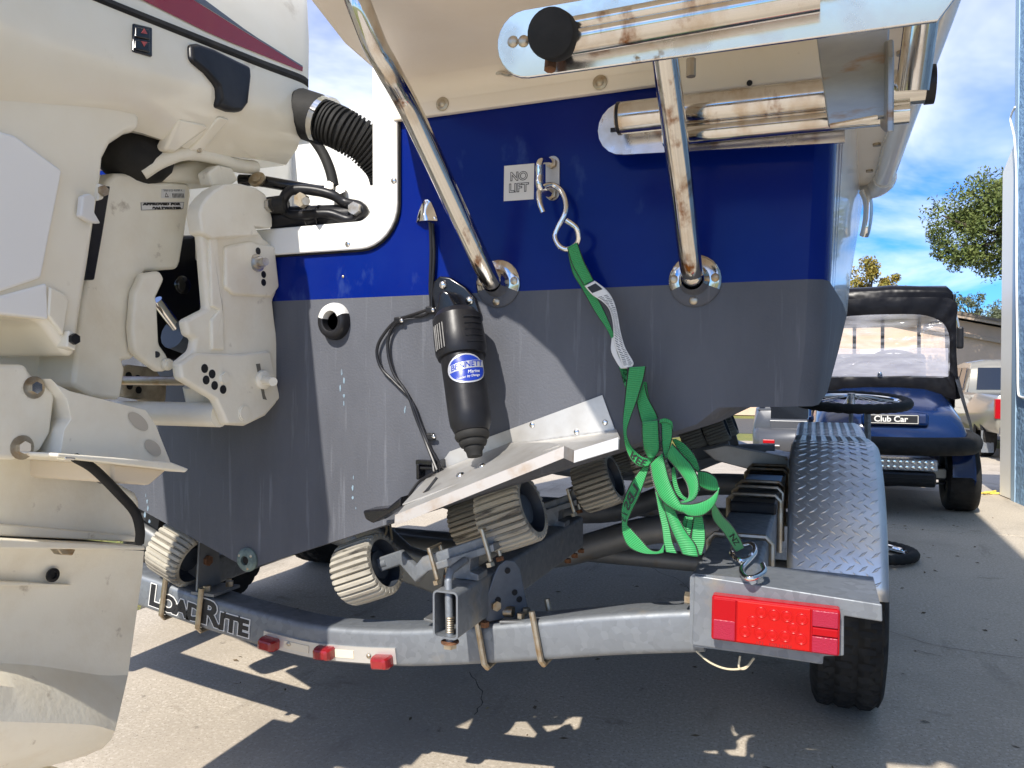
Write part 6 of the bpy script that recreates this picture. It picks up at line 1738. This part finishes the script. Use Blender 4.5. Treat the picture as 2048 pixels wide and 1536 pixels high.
for y in (.85, 3.6):
    for sx in (-1, 1):
        w = place(vt, 'tyre', suv, Matrix.Translation(S(sx*.82, y, .33)))
        r_ = bpy.data.objects.new('rim', vr); COL.objects.link(r_); r_.parent = w
        r_.matrix_local = Matrix.Rotation(0 if sx > 0 else pi, 4, 'Z')

# ---------------------------------------------------------------- pickup truck, champagne, seen from its rear left
pb_ = CAM + ray(1962, 880) * 14.4
TGZ = gz(pb_.y)
truck = thing('pickup_truck', (0, 0, 0), 'champagne coloured pickup truck parked behind the golf cart, left of the blue house wall', 'pickup truck', local=True)
T = lambda x, y, z: V((x, y, z))
rings = []           # local: front towards +Y, left side -X, origin at rear axle ground
for y, w, z0, z1 in ((-1.15, .94, .52, 1.10), (-1.12, .97, .50, 1.16), (.0, .99, .48, 1.17), (1.28, .99, .44, 1.17), (1.30, .985, .44, 1.15), (3.3, .98, .44, 1.12), (4.1, .95, .46, 1.08), (4.35, .85, .52, .98)):
    q = [(w*.93, z0), (w, z0+.12), (w*1.01, z0+.38), (w*.98, z1-.05), (w*.93, z1), (w*.4, z1)]
    rings.append([T(x, y, z) for x, z in sym(q)])
G().loft(rings).build('body', M_CHAMP, truck, smooth=45)
rings = []
for y, w, z in ((1.34, .90, 1.15), (1.42, .82, 1.66), (1.6, .78, 1.80), (2.3, .77, 1.82), (2.9, .78, 1.76), (3.5, .88, 1.14)):
    q = [(w*1.03, 1.10), (w*1.0, 1.10 + (z-1.10)*.3), (w*.95, z-.05*(z > 1.3)), (w*.55, z+.012)]
    rings.append([T(x, y, zz) for x, zz in sym(q)])
cab = G().loft(rings).build('cab', M_CHAMP, truck, smooth=45)
G().prism([T(-.70, 1.355, 1.22), T(.70, 1.355, 1.22), T(.66, 1.425, 1.66), T(-.66, 1.425, 1.66)], (0, -.02, 0)).build('rear_window', M_GLASS, cab, smooth=0)
for sx in (-1, 1):
    for a, b, c_, d in ((1.48, 1.95, 1.60, 1.96), (2.05, 3.2, 2.05, 2.80)):
        G().prism([T(sx*.915, a, 1.20), T(sx*.915, b, 1.20), T(sx*.805, d, 1.66), T(sx*.805, c_, 1.66)], (sx*.012, 0, 0)).build('side_window', M_GLASS, cab, smooth=0)
    G().box(T(sx*.93, -1.13, .93), (.10, .10, .34)).build('tail_lamp', M_RED, truck, smooth=0, bevel=.01)
    G().box(T(sx*1.06, 3.05, 1.20), (.14, .08, .18)).build('side_mirror', M_BLK, truck, smooth=0, bevel=.02)
    G().prism([T(sx*.80, -.36, .10), T(sx*1.0, -.36, .10), T(sx*1.0, -.34, .50), T(sx*.80, -.34, .50)], (0, -.012, 0)).build('mud_flap', M_GALV, truck, smooth=0)
G().box(T(0, -1.28, .55), (1.86, .16, .18)).build('rear_bumper', M_CHROME, truck, smooth=0, bevel=.03)
G().prism([T(-.86, -1.165, .66), T(.86, -1.165, .66), T(.86, -1.155, 1.13), T(-.86, -1.155, 1.13)], (0, -.02, 0)).build('tailgate', M_CHAMP, truck, smooth=0, bevel=.01)
pt = tyre_mesh(.38, .22, .25, 'tyre', blocks=40, tread=.006); pr_ = rim_mesh(.222, .2, 'rim', M_SILVER)
for y in (0, 3.3):
    for sx in (-1, 1):
        w = place(pt, 'tyre', truck, Matrix.Translation((sx*.86, y, .38)))
        r_ = bpy.data.objects.new('rim', pr_); COL.objects.link(r_); r_.parent = w
        r_.matrix_local = Matrix.Rotation(0 if sx > 0 else pi, 4, 'Z')
ang = radians(3)
truck.rotation_euler = (0, 0, ang)
off = Matrix.Rotation(ang, 3, 'Z') @ V((-.92, 0, 0))
truck.location = V((pb_.x, pb_.y, TGZ)) - off

# ---------------------------------------------------------------- beige house across the street
HY = 28.0; HZ = GZ
house = thing('house', (4.5, HY, HZ), 'beige stucco house with low brown roof across the street', 'house')
G().span((-9, HY+.6, HZ), (22, HY+9, HZ+2.6)).build('wall', M_STUC, house, smooth=0)
G().prism([V((-9.6, y, z)) for y, z in ((HY+.1, HZ+2.55), (HY+4.8, HZ+3.3), (HY+9.5, HZ+2.55))], (32, 0, 0)).build('roof', M_ROOF, house, smooth=0)
M_FASC = mat('fascia_tan', (.42, .32, .23), .7)
rz = lambda x: 3.45 - abs(x - 1.7)*.235
gx0, gx1 = -4.0, 7.4
gab = [(gx0, HZ), (gx1, HZ), (gx1, rz(gx1)-.1), (1.7, rz(1.7)-.1), (gx0, rz(gx0)-.1)]
G().prism([V((x, HY, z)) for x, z in gab], (0, .5, 0)).build('gable_wall', M_STUC, house, smooth=0)
for nm, dz, th, y0, y1, m_ in (('gable_roof', .04, .10, HY-.45, HY+5, M_ROOF), ('fascia', -.06, .13, HY-.42, HY-.36, M_FASC), ('fascia', -.62, .12, HY-.16, HY-.005, M_FASC)):
    for sx in (-1, 1):
        xe = gx1 + .5 if sx > 0 else gx0 - .5
        q = [V((1.7, y0, rz(1.7)+dz)), V((xe, y0, rz(xe)+dz)), V((xe, y0, rz(xe)+dz+th)), V((1.7, y0, rz(1.7)+dz+th))]
        G().prism(q, (0, y1-y0, 0)).build(nm, m_, house, smooth=0)
gd = G().span((1.5, HY-.03, HZ+.05), (3.0, HY-.004, HZ+2.35)).build('garage_door', M_TRIM, house, smooth=0)
for k in range(1, 4): G().span((1.5, HY-.036, HZ+.58*k-.012), (3.0, HY-.031, HZ+.58*k+.012)).build('door_seam', M_ROOF, gd, smooth=0)
G().span((3.6, HY-.10, HZ), (7.4, HY-.004, HZ+.85)).build('stone_base', mat('stone_base', (.38, .28, .19), .9, col2=(.22, .17, .12), scale=6, voro=True, bump=.4, bscale=14), house, smooth=0)

# ---------------------------------------------------------------- blue house wall at the right edge
W0 = onZ(1999, 991, 0.0); W1 = onZ(2023, 1000.5, 0.0)
WD = (V((1.405, 4.80, 0)) - V((W0.x, W0.y, 0))).normalized()
W0 = V((W0.x, W0.y, 0))
bh = thing('blue_house', W0, 'light blue stucco house wall with white corner board at the right edge', 'house')
nrm = V((WD.y, -WD.x, 0)).normalized()
if nrm.x > 0: nrm = -nrm
W1 = V((W1.x, W1.y, 0)); e0 = W1.copy(); e1 = W1 + WD*7.0
def wallp(a, b, z0, z1, t, name, m, par=bh):
    return G().prism([a + V((0, 0, z0)), b + V((0, 0, z0)), b + V((0, 0, z1)), a + V((0, 0, z1))], -nrm*t).build(name, m, par, smooth=0)
# the wall is its own skin of stucco, finely relieved
g = G(); nx_, nz_ = 70, 90; vs = []; rs = np.random.RandomState(5)
for j in range(nz_+1):
    for i in range(nx_+1):
        b = e0.lerp(e1, (i/nx_)**1.6); vs.append(b + V((0, 0, 4.8*j/nz_)) + nrm*rs.uniform(0, .005))
W = nx_+1
g.add(vs, [(j*W+i, j*W+i+1, (j+1)*W+i+1, (j+1)*W+i) for j in range(nz_) for i in range(nx_)])
g.build('stucco_face', M_HBLUE, bh, smooth=0, fix=False, kind='stuff')
wallp(e0 - nrm*.01, e1 - nrm*.01, 0, 4.8, .2, 'wall', M_HBLUE)
wallp(W1 + WD*.01 + nrm*.008, W1 + WD*.09 + nrm*.008, 0, 4.8, .06, 'wall_edge', mat('blue_trim', (.36, .50, .63), .6))
zt = onY(2003, 345, W0.y).z; zt2 = zt + .17
BD = (W1 - W0).normalized(); bn = V((-abs(BD.y), -abs(BD.x), 0))
G().prism([W0 + V((0, 0, .005)), W1 + V((0, 0, .005)), W1 + V((0, 0, zt2)), W0 + V((0, 0, zt))], -bn*.05).build('corner_board', M_TRIM, bh, smooth=0, bevel=.004)
# eaves (out of the frame above) so that the wall belongs to a house
G().prism([e0 - nrm*.1 + V((0, 0, 4.8)), e1 - nrm*.1 + V((0, 0, 4.8)), e1 - nrm*4 + V((0, 0, 6.1)), e0 - nrm*4 + V((0, 0, 6.1))], (0, 0, .12)).build('roof', M_ROOF, bh, smooth=0)
# added roof and post, unseen behind the camera: they shade the near right drive
G().span((.0, -2.5, 2.62), (1.9, -.62, 2.74)).build('shade_roof', M_TRIM, bh, smooth=0)
for y in (-2.5,): G().span((1.30, y, 0), (1.40, y+.1, 2.62)).build('shade_roof_post', M_TRIM, bh, smooth=0)
def onW(px, py, lift=.012):
    d = ray(px, py); t = (e0 + nrm*lift - CAM).dot(nrm)/d.dot(nrm); return CAM + d*t
cw = [(2030, 214), (2024, 226), (2021, 240), (2026, 262), (2029, 280), (2032, 330), (2033, 400), (2033, 560), (2035, 700), (2036, 780), (2042, 794), (2060, 796)]
G().tube(catmull([onW(x, y) for x, y in cw], 4), .0075, 6).build('wall_cable', M_TRIM, bh)
# yellow rope end by the corner
rp = [V((W0.x-.06 + .05*cos(a), W0.y + .02 + .05*sin(a*1.3), .012 + .002*a)) for a in [i*.4 for i in range(16)]]
cord = G().tube(catmull([V((W0.x-.35, W0.y-.02, .01))] + rp, 3), .007, 6).build('rope', M_YEL)
tag(cord, 'short yellow rope lying on the concrete at the foot of the white corner board', 'rope')

# ---------------------------------------------------------------- trees
def tree(name, label, base, crown, n, leaf, lm, trunk_r, clumps, seed, group='trees beyond the drive'):
    rs = np.random.RandomState(seed)
    root = thing(name, base, label, 'tree', group)
    base = V(base)
    cc = V(crown[0]); R = crown[1]
    tr = G(); top = cc + V((0, 0, -R.z*.3))
    tr.tube(catmull([base, base.lerp(top, .5) + V((.15, .1, 0)), top], 4), [trunk_r*(1 - .06*i) for i in range(9)], 9)
    tk = tr.build('trunk', M_BARK, root)
    cl = []
    for i in range(clumps):
        d = rs.normal(size=3); d /= np.linalg.norm(d); f = rs.uniform(.35, 1.0)
        cl.append((cc + V((d[0]*R.x*f, d[1]*R.y*f, d[2]*R.z*f)), rs.uniform(.16, .36)*min(R)))
    for c, r in cl[:18]:
        G().tube(catmull([top, top.lerp(c, .5) + V((0, 0, -.1)), c], 3), [trunk_r*.35*(1-.12*i) for i in range(7)], 5).build('limb', M_BARK, root)
    vs = np.zeros((n*4, 3)); 
    k = 0
    for i in range(n):
        c, r = cl[rs.randint(len(cl))]
        d = rs.normal(size=3); d /= np.linalg.norm(d); d *= r*rs.uniform(.2, 1.25)**.7
        p = np.array(c) + d
        a = rs.normal(size=3); a /= np.linalg.norm(a); b = np.cross(a, rs.normal(size=3)); b /= np.linalg.norm(b)
        l = leaf*rs.uniform(.6, 1.3)
        vs[4*i:4*i+4] = [p - a*l, p + b*l*.38, p + a*l, p - b*l*.38]
    me = bpy.data.meshes.new('crown')
    me.from_pydata([tuple(q) for q in (vs - np.array(base))], [], [(4*i, 4*i+1, 4*i+2, 4*i+3) for i in range(n)])
    me.materials.append(lm); o = bpy.data.objects.new('crown', me); COL.objects.link(o); o.parent = root
    return root
def at_px(px, py, d): return CAM + ray(px, py)*d
c = at_px(2030, 438, 21)
tree('oak_tree', 'dense green oak tree rising left of the blue wall edge', (c.x+.9, c.y+.6, GZ), (c, V((2.0, 2.0, 1.55))), 46000, .058, M_LEAF1, .22, 80, 11)
c = at_px(2022, 285, 23)
c = at_px(1738, 585, 34); tree('autumn_tree', 'yellow leaved tree showing above the golf cart roof, taller of the pair', (c.x, c.y, GZ), (c, V((1.0, 1.0, 1.35))), 6000, .08, M_LEAF2, .14, 34, 5)
c = at_px(1780, 595, 34); tree('autumn_tree', 'yellow leaved tree showing above the golf cart roof, lower of the pair', (c.x, c.y, GZ), (c, V((.85, .85, .9))), 4500, .08, M_LEAF2, .12, 28, 6)
c = at_px(1945, 625, 48); tree('far_tree', 'thin grey green tree above the beige house roof', (c.x, c.y, GZ), (c, V((1.5, 1.5, 1.3))), 2200, .10, M_LEAF3, .14, 26, 8)
c = at_px(1995, 640, 50); tree('far_tree', 'pale far tree beside the corner board, just above the house roof', (c.x, c.y, GZ), (c, V((1.2, 1.2, 1.6))), 2000, .10, M_LEAF3, .14, 24, 9)
